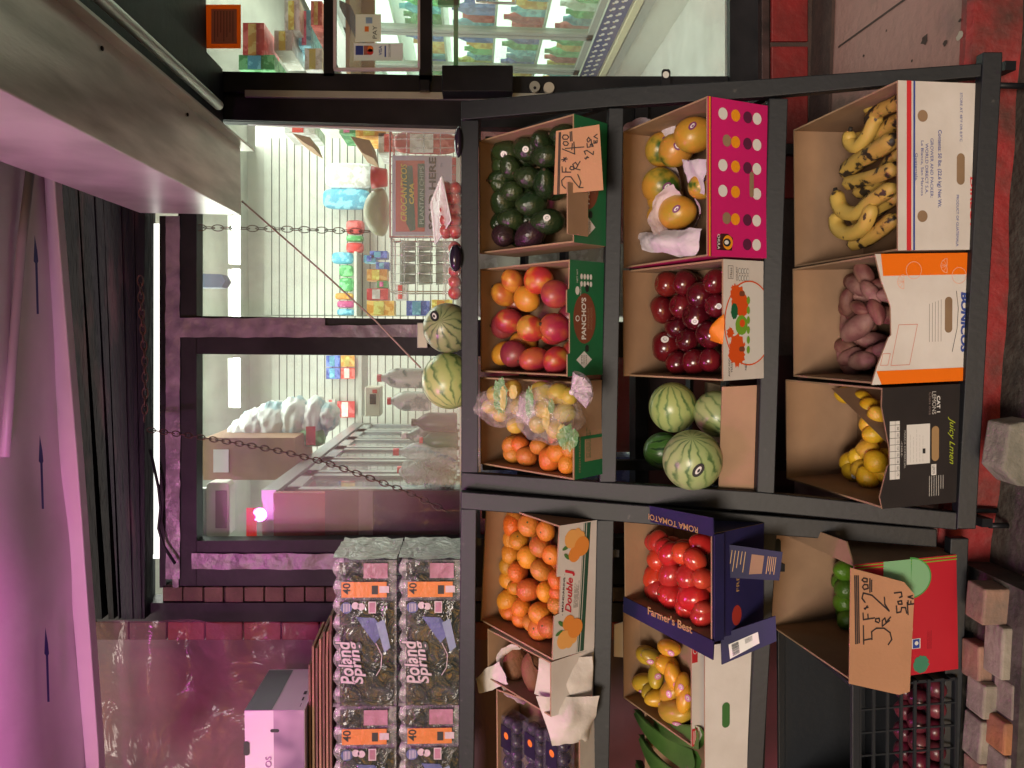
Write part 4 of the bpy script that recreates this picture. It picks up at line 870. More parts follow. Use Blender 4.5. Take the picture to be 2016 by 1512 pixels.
# side flaps folded out to the front
def flapq(pts): return [onR(x, y, d, 1) for x, y, d in pts]
def bil(Q, u, v, e=.0): n = (Q[1]-Q[0]).cross(Q[3]-Q[0]).normalized(); n = n if n.y < 0 else -n; return Q[0].lerp(Q[1], u).lerp(Q[3].lerp(Q[2], u), v)+n*e
Q = flapq([(1420, 1070, -.115), (1541, 1087, -.155), (1534, 1143, -.15), (1410, 1136, -.11)]); g = MB(); g.prism(Q, (0, .004, 0), NAVY)
g.poly([bil(Q, u, v, .001) for u, v in ((.52, .2), (.72, .2), (.72, .8), (.52, .85))], KRAFT)
for i in range(7): u = .08+.055*i; g.poly([bil(Q, a_, b_, .001) for a_, b_ in ((u, .15), (u+.012, .15), (u+.012, .8-.12*(i % 3)), (u, .8-.12*(i % 3)))], GOLD)
for i in range(5): u = .78+.03*i; g.poly([bil(Q, a_, b_, .001) for a_, b_ in ((u, .2), (u+.012, .2), (u+.012, .8-.1*(i % 2)), (u, .8-.1*(i % 2)))], GOLD)
g.build('side_flap', c13.t)
Q = flapq([(1419, 1249, -.112), (1527, 1213, -.15), (1529, 1262, -.152), (1421, 1309, -.112)]); g = MB(); g.prism(Q, (0, .004, 0), NAVY)
lb = [(.14, .42), (.68, .36), (.70, .80), (.16, .92)]; g.poly([bil(Q, u, v, .001) for u, v in lb], WT)
L4 = [bil(Q, u, v, .0018) for u, v in lb]; lbp = lambda u, v: L4[0].lerp(L4[1], u).lerp(L4[3].lerp(L4[2], u), v); rr = random.Random(5)
for i in range(26):
    v = .08+.033*i; h_ = rr.uniform(.008, .022); g.poly([lbp(.10, v), lbp(.34, v), lbp(.34, v+h_), lbp(.10, v+h_)], INK)
for i in range(10): v = .1+.04*i; g.poly([lbp(.55, v), lbp(.8, v), lbp(.8, v+.012), lbp(.55, v+.012)], INK)
g.build('side_flap', c13.t)
c14 = fit('yellow_mango_box', 'red and white carton of small yellow mangoes beside the tomatoes', 'carton', 1, 1262, 1470, 1362, 1226, 1385, .36, dy=.0)
def dc14(g):
    W, H = c14.W, c14.H; RD = ink('carton_red', (.5, .02, .03)); rct(g, -W/2, H-.022, -W/2+.055, H, RD); rct(g, W/2-.07, H-.022, W/2-.002, H, RD)
    for i in range(4): rct(g, -W/2+.006, H-.006-i*.004, -W/2+.048, H-.0048-i*.004, WT, -.0012)
    g.stroke([(W/2-.03+.012*math.cos(a*.5), H-.012+.008*math.sin(a*.5)) for a in range(12)], D_(0, 0, -.0012), FX, FZ, .002, WT)
cur = c14; walls(c14, WHITE_C, decal=dc14, side_m=KRAFT)
g = MB(c14.M)
for (x0, x1) in ((-c14.W*.08, c14.W*.32),): g.prism([(x0, c14.D-.002, c14.H-.02), (x1, c14.D-.002, c14.H-.02), (x1-.01, c14.D+.01, c14.H+.028), (x0+.01, c14.D+.01, c14.H+.03)], (0, .004, 0), WHITE_C)
g.build('back_flap', c14.t)
# white board box with a handle slot, aloe behind it
c15 = fit('aloe_box', 'plain white box with a handle slot, full of green aloe leaves', 'carton', 1, 1272, 1740, 1388, 1270, 1470, .40, dy=.012)
W, H = c15.W, c15.H
def slot(g):
    x = W/2-(1413-1272)*W/468.0; hole(g, x, H-(1433-1388)*W/468., .022*3.6, .027, mat('aloe_dark', (.05, .16, .04), .5)); 
cur = c15; walls(c15, WHITE_C, decal=slot, side_m=KRAFT)
c16 = fit('lime_box', 'red melon print carton with kraft flaps holding a few limes', 'carton', 1, 1112, 1345, 1682, 1520, 1872, .42, dy=-.01)
def dc16(g):
    W, H = c16.W, c16.H; k = W/233.0; X = lambda y: W/2-(y-1112)*k; Z = lambda x: H-(x-1682)*k
    MG = ink('melon_green', (.22, .45, .24)); MG2 = ink('melon_rim', (.06, .28, .06)); g.disc(D_(X(1150), Z(1800), -.0007), FX, FZ, 42*k, 52*k, MG2, 40, 0, -math.pi, 0); g.disc(D_(X(1150), Z(1805), -.0009), FX, FZ, 38*k, 44*k, MG, 40, 0, -math.pi, 0); g.poly([D_(X(1112), Z(1806), -.001), D_(X(1188), Z(1806), -.001), D_(X(1188), Z(1745), -.001), D_(X(1112), Z(1745), -.001)], MG)
    for q in (1114, 1120): rct(g, X(q+2), 0, X(q), Z(1682), ink('leafgreen', (.18, .38, .03)), -.0008)
    lt(g, 'Cantum', X(1264), Z(1811), 86*k, 17*k, WT, .07, 0); lt(g, 'Cantum', X(1263), Z(1810), 84*k, 15*k, MG2, .02, 0, y=-.0018)
    rct(g, X(1292), Z(1828), X(1272), Z(1809), WT, -.001); rct(g, X(1291), Z(1826), X(1273), Z(1811), INKB, -.0013); g.disc(D_(X(1281), Z(1819), -.0016), FX, FZ, .006, .006, WT, 12)
    lines(g, X(1296), Z(1845), 40*k, 4, .004, ink('dk_red', (.25, .01, .02)), seed=8); splash(g, X(1325), Z(1830), .025, ink('melon_teal', (.05, .22, .13)), 4)
cur = c16; walls(c16, mat('melon_red', (.48, .015, .03), .5), decal=dc16, side_m=KRAFT, back=[(-c16.W/2, 0), (c16.W/2, 0), (c16.W/2, c16.H+.03), (-c16.W/2, c16.H+.03)])
g = MB(c16.M); W, D, H = c16.W, c16.D, c16.H
g.prism([(W/2, .0, H), (W/2+.05, .05, H-.015), (W/2+.045, D*.8, H-.01), (W/2, D, H)], (0, 0, .004), KRAFT); g.build('side_flap', c16.t)
g = MB(c16.M); g.stadium(Vector((W/2-.08, D-.0065, H-.02)), FX, FZ, .085, .022, mat('hole_dark', (.01, .012, .01), .9)); g.build('hand_slot', c16.t)
# watermelon board, price cards
g = MB(); g.prism([onR(x, y, .03, 0) for x, y in ((1422, 762), (1498, 758), (1494, 968), (1415, 968))], (0, .006, 0), KRAFT)
tag(g.build('kraft_board'), 'plain kraft board standing in front of the lower watermelons', 'board')
MK = ink('marker', (.03, .02, .02), .7); CARD = mat('price_card', (.50, .25, .14), .8, c2=(.44, .22, .12), scale=5, bump=.1, bscale=100)
def card(name, label, corners, rules, glyphs, p0, nn, wdt=.0032):
    P = [onplane(x, y, p0, nn) for (x, y, e) in corners]; t = thing(name, label, 'price sign', P[2])
    g = MB(); g.prism(P, (0, .004, 0), CARD); g.build('card', t)
    n = (P[1]-P[0]).cross(P[2]-P[0]).normalized(); n = n if n.y < 0 else -n; g = MB()
    def pt(x, y): return onplane(x, y, P[0]+n*.0012, n)
    for st in glyphs:
        for a, b in zip(st, st[1:]):
            p, q = pt(*a), pt(*b); d = (q-p); L_ = d.length or 1e-6; d /= L_; s = d.cross(n)*wdt/2; e = d*wdt*.35; g.poly([p-s-e, q-s+e, q+s+e, p+s-e], MK)
    g.build('handwriting', t); return t
S1 = 1/3.286
z1 = lambda pts: [(900+x*S1, 100+y*S1) for x, y in pts]
gl = [z1(p) for p in (
    [(700, 890), (680, 870), (675, 840), (700, 815), (735, 815), (760, 850), (790, 885), (815, 885)], [(790, 885), (800, 850), (780, 800)],
    [(680, 785), (735, 785)], [(680, 785), (678, 750)], [(703, 785), (703, 758)],
    [(740, 770), (728, 762), (735, 748), (752, 750), (755, 768), (740, 770)], [(795, 770), (760, 762), (748, 735), (765, 722), (780, 742), (770, 760)], [(778, 745), (795, 715)],
    [(675, 705), (712, 700)], [(685, 715), (705, 690)], [(690, 690), (700, 718)],
    [(680, 635), (760, 668)], [(760, 668), (755, 590)], [(700, 632), (820, 622)], [(745, 600), (742, 640)],
    [(695, 612), (685, 600), (690, 588), (710, 588), (720, 600), (712, 612), (695, 612)], [(688, 572), (680, 560), (688, 545), (710, 545), (722, 558), (712, 572), (688, 572)],
    [(733, 585), (731, 525)], [(743, 583), (741, 522)],
    [(825, 695), (850, 690)], [(832, 702), (842, 683)],
    [(830, 670), (822, 650), (840, 645), (880, 672), (882, 650)], [(842, 625), (840, 600)], [(842, 625), (860, 622), (862, 605), (875, 602), (880, 620)], [(845, 590), (840, 575), (850, 560), (862, 575), (850, 590)], [(872, 620), (866, 575)],
    [(885, 598), (905, 595)], [(885, 598), (885, 580)], [(895, 597), (895, 583)], [(905, 595), (905, 578)], [(908, 568), (885, 555), (905, 540)],
    [(660, 530), (650, 930)], [(668, 528), (659, 925)])]
card('price_sign', 'kraft card handwritten 2 for 4.00 over the avocado box', [(1095, 258, 0), (1180, 245, 0), (1188, 374, 0), (1090, 383, 0)], [], gl, loc(c1, 0, -.045, c1.H), Vector((0, 1, -.25)).normalized())
g = MB(c1.M); g.prism([(-c1.W/2+.02, -.012, c1.H-.05), (-c1.W*.05, -.012, c1.H-.05), (-c1.W*.05, -.016, c1.H+.045), (-c1.W/2+.02, -.016, c1.H+.045)], (0, .004, 0), KRAFT)
tag(g.build('kraft_backing'), 'blank kraft piece propped left of the 2 for 4.00 card', 'cardboard')
S2 = 1/2.953
z2 = lambda pts: [(1500+x*S2, 1000+y*S2) for x, y in pts]
gl = [z2(p) for p in (
    [(592, 792), (590, 685)], [(590, 770), (640, 760)], [(640, 765), (638, 720), (665, 700), (710, 700), (745, 725), (755, 765), (735, 795)],
    [(590, 650), (655, 640)], [(590, 650), (588, 612)], [(618, 645), (616, 618)],
    [(680, 668), (660, 660), (662, 645), (682, 642), (685, 660)], [(700, 688), (742, 655)], [(700, 688), (700, 655), (715, 640), (722, 668)], [(722, 665), (748, 635)],
    [(595, 585), (618, 578)], [(600, 590), (612, 570)],
    [(600, 550), (582, 525), (590, 495), (640, 508), (680, 545), (740, 600)], [(740, 600), (715, 560), (712, 520)],
    [(595, 475), (585, 460), (595, 445), (615, 448), (618, 468), (595, 475)], [(595, 430), (582, 420), (592, 408), (612, 412), (612, 430), (595, 430)], [(628, 490), (628, 412)], [(638, 486), (638, 420)],
    [(785, 610), (782, 570)], [(785, 610), (808, 605), (812, 580), (835, 580), (842, 612)], [(795, 560), (790, 545), (812, 540), (815, 560), (795, 560)], [(770, 495), (810, 490), (815, 515), (800, 522)], [(850, 620), (845, 550)],
    [(850, 562), (882, 558)], [(850, 562), (850, 540)], [(866, 560), (866, 542)], [(880, 528), (850, 518), (875, 510)],
    [(540, 395), (546, 790)], [(550, 395), (556, 788)], [(560, 395), (566, 785)])]
card('price_sign', 'kraft flap handwritten 5 for 2.00 in front of the limes', [(1675, 1118, 0), (1780, 1146, -.03), (1800, 1170, -.03), (1791, 1362, -.03), (1770, 1368, -.03), (1672, 1346, 0)], [], gl, loc(c16, 0, -.03, c16.H), Vector((0, 1, .1)).normalized(), .004)
# ------------------------------------------------------------------ fruit
def fruit_mesh(name, r, mats, fn=None, nu=20, nv=14, stem=None, sticker=False, dimple=0):
    def f(p):
        q = p.copy()
        if dimple: a = max(0, abs(p.z)-.8)/.2; q *= 1-dimple*a*a
        if fn: q = fn(q)
        return q
    g = MB(); g.ell((0, 0, 0), r, mats[0], nu, nv, f); V = [Vector(v) for v in g.v]
    me = bpy.data.meshes.new(name); me.from_pydata(V, [], g.f); me.materials.append(mats[0]); me.polygons.foreach_set('use_smooth', [True]*len(g.f)); me.update(); return me
def small_mesh(name, build):
    g = MB(); build(g); me = bpy.data.meshes.new(name); me.from_pydata([tuple(v) for v in g.v], [], g.f)
    for m in g.mats: me.materials.append(m)
    me.polygons.foreach_set('material_index', g.fm); me.polygons.foreach_set('use_smooth', g.sm); me.update(); return me
ORD = ['', 'first', 'second', 'third', 'fourth', 'fifth', 'sixth', 'seventh', 'eighth', 'ninth', 'tenth']
def pile(c, name, cat, desc, where, meshes, pts, base_r, h0, h1, group, elong=None, parts=None, fill=0, seed=1, rows=None, tilt=.5, sink=None):
    """pts: (photo x, photo y, radius px[, mesh index[, label]]); they lie on a sloping surface inside the carton: local height h0 at the front, h1 at the back."""
    q = random.Random(seed); res = []
    n = (c.Z*c.D-c.Y*(h1-h0)).normalized(); p0 = loc(c, 0, 0, h0)
    for P in pts:
        px, py, r = P[0], P[1], P[2]; mi = P[3] if len(P) > 3 and P[3] is not None else q.randrange(len(meshes))
        w_ = onplane(px, py, p0, n); d = (w_-CP).dot(FW); R_ = r*d/F
        res.append((w_, R_, mi, P[4] if len(P) > 4 else None, P[5] if len(P) > 5 else None))
    inv = c.M.inverted(); info = []
    for k, (w_, R_, mi, lb, an) in enumerate(res):
        l = inv @ w_; l.x = max(-c.W/2+R_*.9+.005, min(c.W/2-R_*.9-.005, l.x)); l.y = max(R_*.75, min(c.D-R_*.9-.005, l.y)); info.append([l, R_, mi, lb, an])
    rad = sum(i[1] for i in info)/len(info)
    ks = sorted(range(len(info)), key=lambda k: -info[k][0].y); rowof = {}; row = 0; last = None
    for k in ks:
        if last is None or last-info[k][0].y > rad*1.25: row += 1; last = info[k][0].y
        rowof[k] = row
    nrows = row
    for k in range(len(info)):
        l, R_, mi, lb, an = info[k]; mates = sorted([j for j in range(len(info)) if rowof[j] == rowof[k]], key=lambda j: info[j][0].x); col = mates.index(k)+1
        rn = 'back row' if rowof[k] == 1 else ('front row' if rowof[k] == nrows else ORD[rowof[k]]+' row back')
        label = lb or '%s in %s, %s, %s from left' % (desc, where, rn, ORD[min(col, 10)])
        o = bpy.data.objects.new(name, meshes[mi]); COL.objects.link(o)
        s = R_/base_r
        if an is None: rot = Matrix.Rotation(q.uniform(0, 6.28), 4, 'Z') @ Matrix.Rotation(q.uniform(-tilt, tilt)*math.pi, 4, 'X')
        else: rot = Matrix.Rotation(an, 4, c.Z) @ c.M.to_3x3().normalized().to_4x4() @ Matrix.Rotation(math.pi/2+q.uniform(-.2, .2), 4, 'Y')
        o.matrix_basis = Matrix.Translation(loc(c, *l)) @ rot @ Matrix.Diagonal((s*q.uniform(.94, 1.06), s*q.uniform(.94, 1.06), s*q.uniform(.93, 1.07), 1))
        tag(o, label, cat, group)
        if parts:
            for pn, pm, pr in parts:
                if q.random() < pr:
                    e = bpy.data.objects.new(pn, pm); COL.objects.link(e); e.parent = o
                    if pn == 'stem': e.matrix_basis = Matrix.Translation((0, 0, max(v.co.z for v in meshes[mi].vertices if v.co.xy.length < .004)-.0012))
                    if pn == 'sticker':   # turn the sticker towards the street
                        v = (o.matrix_basis.to_3x3().inverted() @ (Vector((q.uniform(-.5, .5), -1, q.uniform(-.1, .5))))).normalized()
                        e.matrix_basis = STK(v, meshes[mi])
    if fill:
        sm = 0
        for a in range(fill):
            for _ in range(40):
                x = q.uniform(-c.W/2+rad+.006, c.W/2-rad-.006); y = q.uniform(rad+.006, c.D-rad-.008); hh = h0+(h1-h0)*y/c.D-rad*1.35
                if hh > rad*.6 and any((Vector((x, y, hh))-i[0]).length < rad*1.7 for i in info) and all((Vector((x, y, hh))-i[0]).length > rad*1.35 for i in info): break
            else: continue
            info.append([Vector((x, y, hh)), rad, 0, None, None])
            o = bpy.data.objects.new(name, q.choice(meshes)); COL.objects.link(o); s = rad/base_r*.97
            o.matrix_basis = Matrix.Translation(loc(c, x, y, hh)) @ Matrix.Rotation(q.uniform(0, 6), 4, 'Z') @ Matrix.Diagonal((s, s, s, 1)); tag(o, '%s half hidden beneath the others in %s' % (desc, where), cat, group+', lower layer')
def STK(v, me):
    best = max(me.vertices, key=lambda w_: w_.co.normalized().dot(v)); co = best.co; nn = best.normal
    z = nn.normalized(); x = z.orthogonal().normalized(); y = z.cross(x)
    return Matrix.Translation(co+z*.0008) @ Matrix((x, y, z)).transposed().to_4x4()
def sticker_mesh(a, b, m1, m2):
    def f(g):
        g.disc((0, 0, 0), (1, 0, 0), (0, 1, 0), a, b, m1, 16); g.disc((0, 0, .0006), (1, 0, 0), (0, 1, 0), a*.6, b*.45, m2, 12); g.disc((0, b*.1, .001), (1, 0, 0), (0, 1, 0), a*.3, b*.25, m1, 8)
    return small_mesh('sticker', f)
STW = sticker_mesh(.012, .009, WT, PUR); STB = sticker_mesh(.009, .009, WT, mat('silver_ink', (.4, .4, .42), .4)); STP = sticker_mesh(.010, .008, mat('pink_sticker', (.62, .22, .42), .4), WT)
stem = small_mesh('stem', lambda g: g.lathe([(.0045, 0), (.004, .004), (0, .0045)], mat('stem_brown', (.05, .03, .015), .8), 8))
STEMG = small_mesh('stem', lambda g: g.lathe([(.0042, 0), (.003, .0016), (0, .0018)], mat('stem_green', (.07, .10, .03), .8), 7))
AV = mat('avocado_skin', (.012, .028, .010), .22, c2=(.03, .05, .016), scale=14, bump=.5, bscale=70, rnd=.35, c3=(.022, .038, .014), lo=.3, hi=.7)
AV2 = mat('ripe_avocado_skin', (.03, .012, .02), .25, c2=(.045, .03, .02), scale=14, bump=.5, bscale=70, rnd=.2)
pear = lambda p: Vector((p.x*(1-.18*max(0, p.z)), p.y*(1-.18*max(0, p.z)), p.z))
av1 = fruit_mesh('avocado', (.034, .034, .044), [AV], pear); av2 = fruit_mesh('avocado', (.034, .034, .042), [AV2], pear)
zz = lambda L_, ox, oy, s: [(ox+a[0]/s, oy+a[1]/s)+tuple(a[2:]) for a in L_]
pile(c1, 'avocado', 'avocado', 'dark green avocado', 'green box', [av1],
     zz([(325, 565, 24, 0), (200, 610, 21, 0), (250, 680, 21, 0), (550, 525, 25, 0), (440, 635, 23, 0), (570, 680, 25, 0), (185, 770, 20, 0), (345, 755, 21, 0), (260, 830, 21, 0), (460, 820, 23, 0), (570, 860, 25, 0), (350, 910, 22, 0), (230, 1000, 25, 0), (480, 990, 25, 0), (350, 1090, 23, 0), (585, 1105, 27, 0), (690, 500, 22, 0), (190, 890, 20, 0), (195, 1120, 22, 0)], 900, 100, 3.286),
     .034, c1.H*.72, c1.H*.60, 'avocados in the green box', fill=12, seed=3, parts=[('sticker', STB, .15), ('stem', stem, .6)])
pile(c1, 'avocado', 'avocado', 'purple black avocado', 'the green box', [av2], zz([(470, 1235, 27, 0, 'purple black avocado leaning on the left wall of the green box'), (300, 1190, 23, 0, 'dark purple avocado at the back left of the green box')], 900, 100, 3.286), .034, c1.H*.85, c1.H*.7, 'avocados in the green box', seed=5)
MG_ = [mat('mango_red', (.36, .025, .035), .36, c2=(.50, .24, .03), scale=20, rnd=.25, lo=.38, hi=.64, c3=(.45, .04, .02), detail=2, bump=.05, bscale=60), mat('mango_rose', (.34, .018, .05), .36, c2=(.48, .12, .03), scale=20, rnd=.2, detail=2), mat('mango_orange', (.46, .11, .03), .38, c2=(.50, .05, .02), scale=18, detail=2, lo=.4, hi=.7, c3=(.58, .26, .03)), mat('mango_yellow', (.54, .27, .03), .38, c2=(.60, .22, .02), scale=18, detail=2), mat('mango_dark', (.20, .02, .045), .36, c2=(.28, .07, .03), scale=7)]
mform = lambda p: Vector((p.x*(1+.06*p.z), p.y*.94, p.z+.04*p.x*p.x))
mm = [fruit_mesh('mango', (.038, .035, .042), [m_], mform) for m_ in MG_]
pile(c2, 'mango', 'mango', 'red mango', 'the middle top box', mm, zz([(330, 180, 24, 2), (485, 180, 28, 0), (235, 305, 26, 2), (415, 330, 27, 3, 'yellow mango among the red ones on the top shelf'), (590, 300, 29, 1), (200, 490, 24, 4), (310, 460, 26, 0), (440, 505, 28, 0), (590, 500, 29, 1), (215, 650, 25, 3, 'yellow orange mango at the back left of the red mangoes'), (340, 655, 28, 4), (460, 690, 27, 1), (595, 700, 28, 0)], 900, 480, 3.025), .038, c2.H*.7, c2.H*.62, 'mangoes in the middle top box', fill=5, seed=8, tilt=.3, parts=[('stem', stem, .6)])
OR = mat('orange_peel', (.62, .20, .012), .38, c2=(.66, .27, .02), scale=5, bump=.35, bscale=160, rnd=.3); OR2 = mat('orange_peel_red', (.62, .13, .012), .36, c2=(.60, .19, .015), scale=5, bump=.35, bscale=160, rnd=.3); OR3 = mat('orange_peel_green', (.36, .20, .02), .4, c2=(.55, .22, .015), scale=5, bump=.35, bscale=160)
flat = lambda p: Vector((p.x, p.y, p.z*.88*(1-.06*max(0, abs(p.z)-.85)/.15)))
oo = [fruit_mesh('orange', (.035, .035, .035), [m_], flat, dimple=.05) for m_ in (OR, OR2, OR3)]
pile(c3, 'orange', 'orange', 'round orange', 'the top right rack box', oo[:2], zz([(330, 1200, 21), (375, 1195, 19), (330, 1290, 20), (415, 1300, 22), (550, 1315, 25), (605, 1240, 24), (655, 1310, 22), (672, 1220, 18), (490, 1205, 20)], 900, 480, 3.025), .035, c3.H*.8, c3.H*.55, 'oranges under the plastic bags', fill=4, seed=4, parts=[('stem', STEMG, .6)])
PA = [mat('papaya_skin', (.55, .26, .03), .32, c2=(.05, .11, .015), scale=13, rnd=.1, lo=.42, hi=.62, c3=(.42, .28, .03), detail=3, bump=.1, bscale=50), mat('papaya_orange', (.56, .23, .03), .32, c2=(.40, .28, .03), scale=12, bump=.1, bscale=50)]
pp = [fruit_mesh('papaya', (.056, .056, .062), [m_], mform) for m_ in PA]
pile(c4, 'papaya', 'papaya', 'round yellow green papaya', 'the pink box', pp, zz([(200, 610, 34, 0), (550, 545, 37, 1), (430, 645, 33, 0), (305, 885, 36, 0), (440, 1045, 33, 1, 'orange papaya wrapped in loose tissue at the front of the pink box'), (610, 870, 27, 0), (130, 1015, 30, 1), (215, 1100, 24, 1)], 1200, 100, 3.286), .056, c4.H*.74, c4.H*.55, 'papayas in the pink box', seed=2, tilt=.2, parts=[('sticker', sticker_mesh(.015, .010, ink('grape', (.18, .04, .14)), WT), .8)])
AP = [mat('apple_red', (.10, .004, .009), .2, c2=(.18, .012, .014), scale=10, rnd=.3, detail=3, coat=.3, lo=.4, hi=.7), mat('apple_dark', (.065, .004, .009), .2, c2=(.12, .007, .011), scale=12, coat=.3)]
def apl(p):
    r_ = math.hypot(p.x, p.y); k = 1+.06*p.z; z = p.z*.92-(.28*math.exp(-(r_/.28)**2) if p.z > 0 else -.16*math.exp(-(r_/.25)**2)); return Vector((p.x*k, p.y*k, z))
aa = [fruit_mesh('apple', (.038, .038, .04), [m_], apl, 22, 18) for m_ in AP]
pile(c5, 'apple', 'apple', 'glossy dark red apple', 'the splash box', aa, zz([(320, 222, 26), (415, 215, 25), (500, 285, 27), (585, 210, 24), (280, 362, 27), (400, 345, 25), (480, 400, 29), (370, 462, 25), (430, 530, 24), (315, 565, 30), (380, 662, 25), (470, 650, 26), (555, 640, 25), (550, 500, 27), (590, 340, 24)], 1200, 480, 2.8), .038, c5.H*.78, c5.H*.42, 'dark red apples', seed=6, fill=6, tilt=.35, parts=[('sticker', STB, .25)])
# sweet potatoes
SP = [mat('sweet_potato_skin', (.17, .045, .045), .65, c2=(.30, .14, .10), scale=22, bump=.35, bscale=45, rnd=.25, stretch=(1, 1, .5)), mat('sweet_potato_pale', (.34, .18, .15), .65, c2=(.22, .08, .08), scale=22, bump=.35, bscale=45)]
spf = lambda k: (lambda p: Vector((p.x*(1-.25*abs(p.z)**3)+.18*math.sin(p.z*2+k)+.06*noise.noise(p*2+Vector((k, 0, 0))), p.y+.07*noise.noise(p*2.3+Vector((0, k, 0))), p.z)))
ss = [fruit_mesh('sweet_potato', (.033, .031, .062), [SP[k % 2]], spf(k)) for k in range(4)]
pile(c8, 'sweet_potato', 'sweet potato', 'pink brown sweet potato', 'the orange edged box', ss, zz([(335, 150, 26, 0, None, 1.57), (520, 105, 24, 2, None, .3), (495, 215, 30, 1, 'pale long sweet potato at the right of its box', 1.2), (322, 278, 27, 0, None, 0), (375, 365, 24, 2, None, .8), (490, 430, 33, 3, 'biggest pale sweet potato lying across the middle of its box', 2.1), (320, 460, 31, 2, None, 2.3), (425, 532, 27, 0, None, 1.4), (275, 580, 31, 0, None, 2.4), (405, 650, 32, 3, None, .4), (515, 600, 28, 1, None, 1.7), (585, 350, 22, 2, None, .6), (500, 330, 20, 0, None, 1.2), (340, 600, 20, 2, None, .5), (300, 380, 24, 2, None, .9), (400, 420, 22, 1, None, .2), (350, 530, 22, 0, None, 2.6), (455, 580, 24, 3, None, 2.0), (440, 300, 22, 0, None, 2.8), (560, 250, 22, 3, None, .6)], 1500, 480, 2.607), .047, c8.H*.78, c8.H*.42, 'sweet potatoes', seed=9, fill=10)
LE = [mat('lemon_peel', (.74, .42, .015), .4, c2=(.70, .46, .03), scale=5, bump=.3, bscale=120, rnd=.3), mat('lemon_peel_deep', (.68, .36, .012), .4, c2=(.60, .40, .02), scale=5, bump=.3, bscale=120)]
lef = lambda p: Vector((p.x, p.y, p.z+.10*math.copysign(max(0, abs(p.z)-.86)/.14, p.z)))
le = [fruit_mesh('lemon', (.028, .028, .030), [m_], lef) for m_ in LE]
pile(c9, 'lemon', 'lemon', 'yellow lemon', 'the black box', le, zz([(430, 775, 18), (510, 805, 20), (550, 838, 19), (552, 925, 19), (572, 975, 20), (545, 1055, 21), (585, 1118, 22), (450, 1115, 18), (465, 1192, 20), (543, 1225, 22), (512, 1155, 19), (490, 1090, 17), (590, 880, 18)], 1500, 480, 2.607), .028, c9.H*.72, c9.H*.30, 'lemons in the black box', seed=12, fill=9, parts=[('sticker', STB, .12)])
g = MB(c9.M); g.prism([(-c9.W*.05, .05, .02), (c9.W*.42, .30, .02), (c9.W*.42, .30, c9.H*.78), (-c9.W*.05, .05, c9.H*.72)], (.004, .006, 0), KRAFT)
tag(g.build('cardboard_divider'), 'slanted kraft divider between the lemons in the black box', 'cardboard')
# mandarins
pile(c10, 'mandarin', 'mandarin', 'ripe mandarin', 'the mandarin carton', oo, zz([(230, 92, 21, 0), (290, 148, 24, 1), (400, 152, 23, 0), (495, 185, 20, 1), (210, 192, 22, 0), (345, 238, 20, 2), (465, 270, 23, 1), (530, 320, 20, 1), (262, 297, 21, 0), (395, 332, 23, 0), (272, 372, 20, 2), (340, 415, 22, 1), (472, 405, 23, 0), (235, 432, 22, 0), (556, 460, 20, 1), (187, 512, 21, 2), (265, 560, 24, 0), (400, 515, 26, 1), (495, 525, 20, 0), (330, 500, 18, 2), (560, 602, 21, 0), (360, 615, 22, 1), (465, 645, 24, 0), (510, 722, 22, 1), (235, 650, 18, 1), (292, 682, 20, 1), (355, 732, 20, 1), (420, 700, 20, 0), (455, 812, 24, 0), (560, 530, 17, 1)], 900, 980, 2.84), .035, c10.H*.78, c10.H*.55, 'mandarins', seed=21, fill=12, parts=[('stem', STEMG, .75)])
TO = [mat('tomato_skin', (.50, .02, .012), .2, c2=(.55, .05, .02), scale=6, rnd=.3, detail=2, coat=.25)]
to = [fruit_mesh('tomato', (.030, .030, .036), TO, lambda p: Vector((p.x*(1+.05*p.z), p.y, p.z)), dimple=.08)]
pile(c13, 'tomato', 'tomato', 'shiny red roma tomato', 'the navy box', to, zz([(340, 192, 20), (345, 305, 22), (415, 268, 23), (490, 262, 22), (555, 300, 22), (268, 370, 22), (320, 405, 22), (415, 388, 23), (522, 400, 25), (600, 410, 20), (295, 512, 24), (420, 502, 24), (545, 520, 28), (345, 622, 23), (430, 640, 24), (520, 605, 20), (520, 695, 24), (600, 672, 22), (605, 590, 18), (380, 235, 19), (300, 200, 18)], 1180, 1000, 2.953), .030, c13.H*.80, c13.H*.52, 'roma tomatoes', seed=31, fill=8, tilt=.4, parts=[('stem', STEMG, .6)])
YM = [mat('ataulfo_skin', (.60, .33, .02), .3, c2=(.45, .32, .03), scale=7, rnd=.3, detail=2), mat('ataulfo_orange', (.66, .30, .02), .3, c2=(.62, .36, .03), scale=7, detail=2)]
ymf = lambda p: Vector((p.x*(1-.12*p.z)+.12*p.z*p.z, p.y*.9, p.z))
ym = [fruit_mesh('yellow_mango', (.028, .026, .042), [m_], ymf) for m_ in YM]
pile(c14, 'yellow_mango', 'mango', 'small yellow mango', 'the red and white box', ym, zz([(275, 855, 20, 0, None, 1.6), (318, 872, 18, 0), (395, 912, 22, 1), (330, 972, 19, 0), (432, 985, 22, 1), (255, 1015, 22, 0, None, 2.0), (345, 1100, 21, 1), (415, 1060, 20, 0), (497, 1100, 20, 1), (440, 1180, 30, 0, 'biggest yellow mango at the left end of its box', 1.9), (400, 812, 20, 1, None, 1.7), (300, 1060, 17, 0), (480, 1030, 17, 1)], 1180, 1000, 2.953), .028, c14.H*.75, c14.H*.35, 'small yellow mangoes', seed=33, fill=5, parts=[('sticker', STP, .75)])
LI = [mat('lime_peel', (.06, .16, .01), .3, c2=(.10, .22, .015), scale=6, bump=.3, bscale=140, rnd=.3)]
li = [fruit_mesh('lime', (.028, .028, .031), LI, lef)]
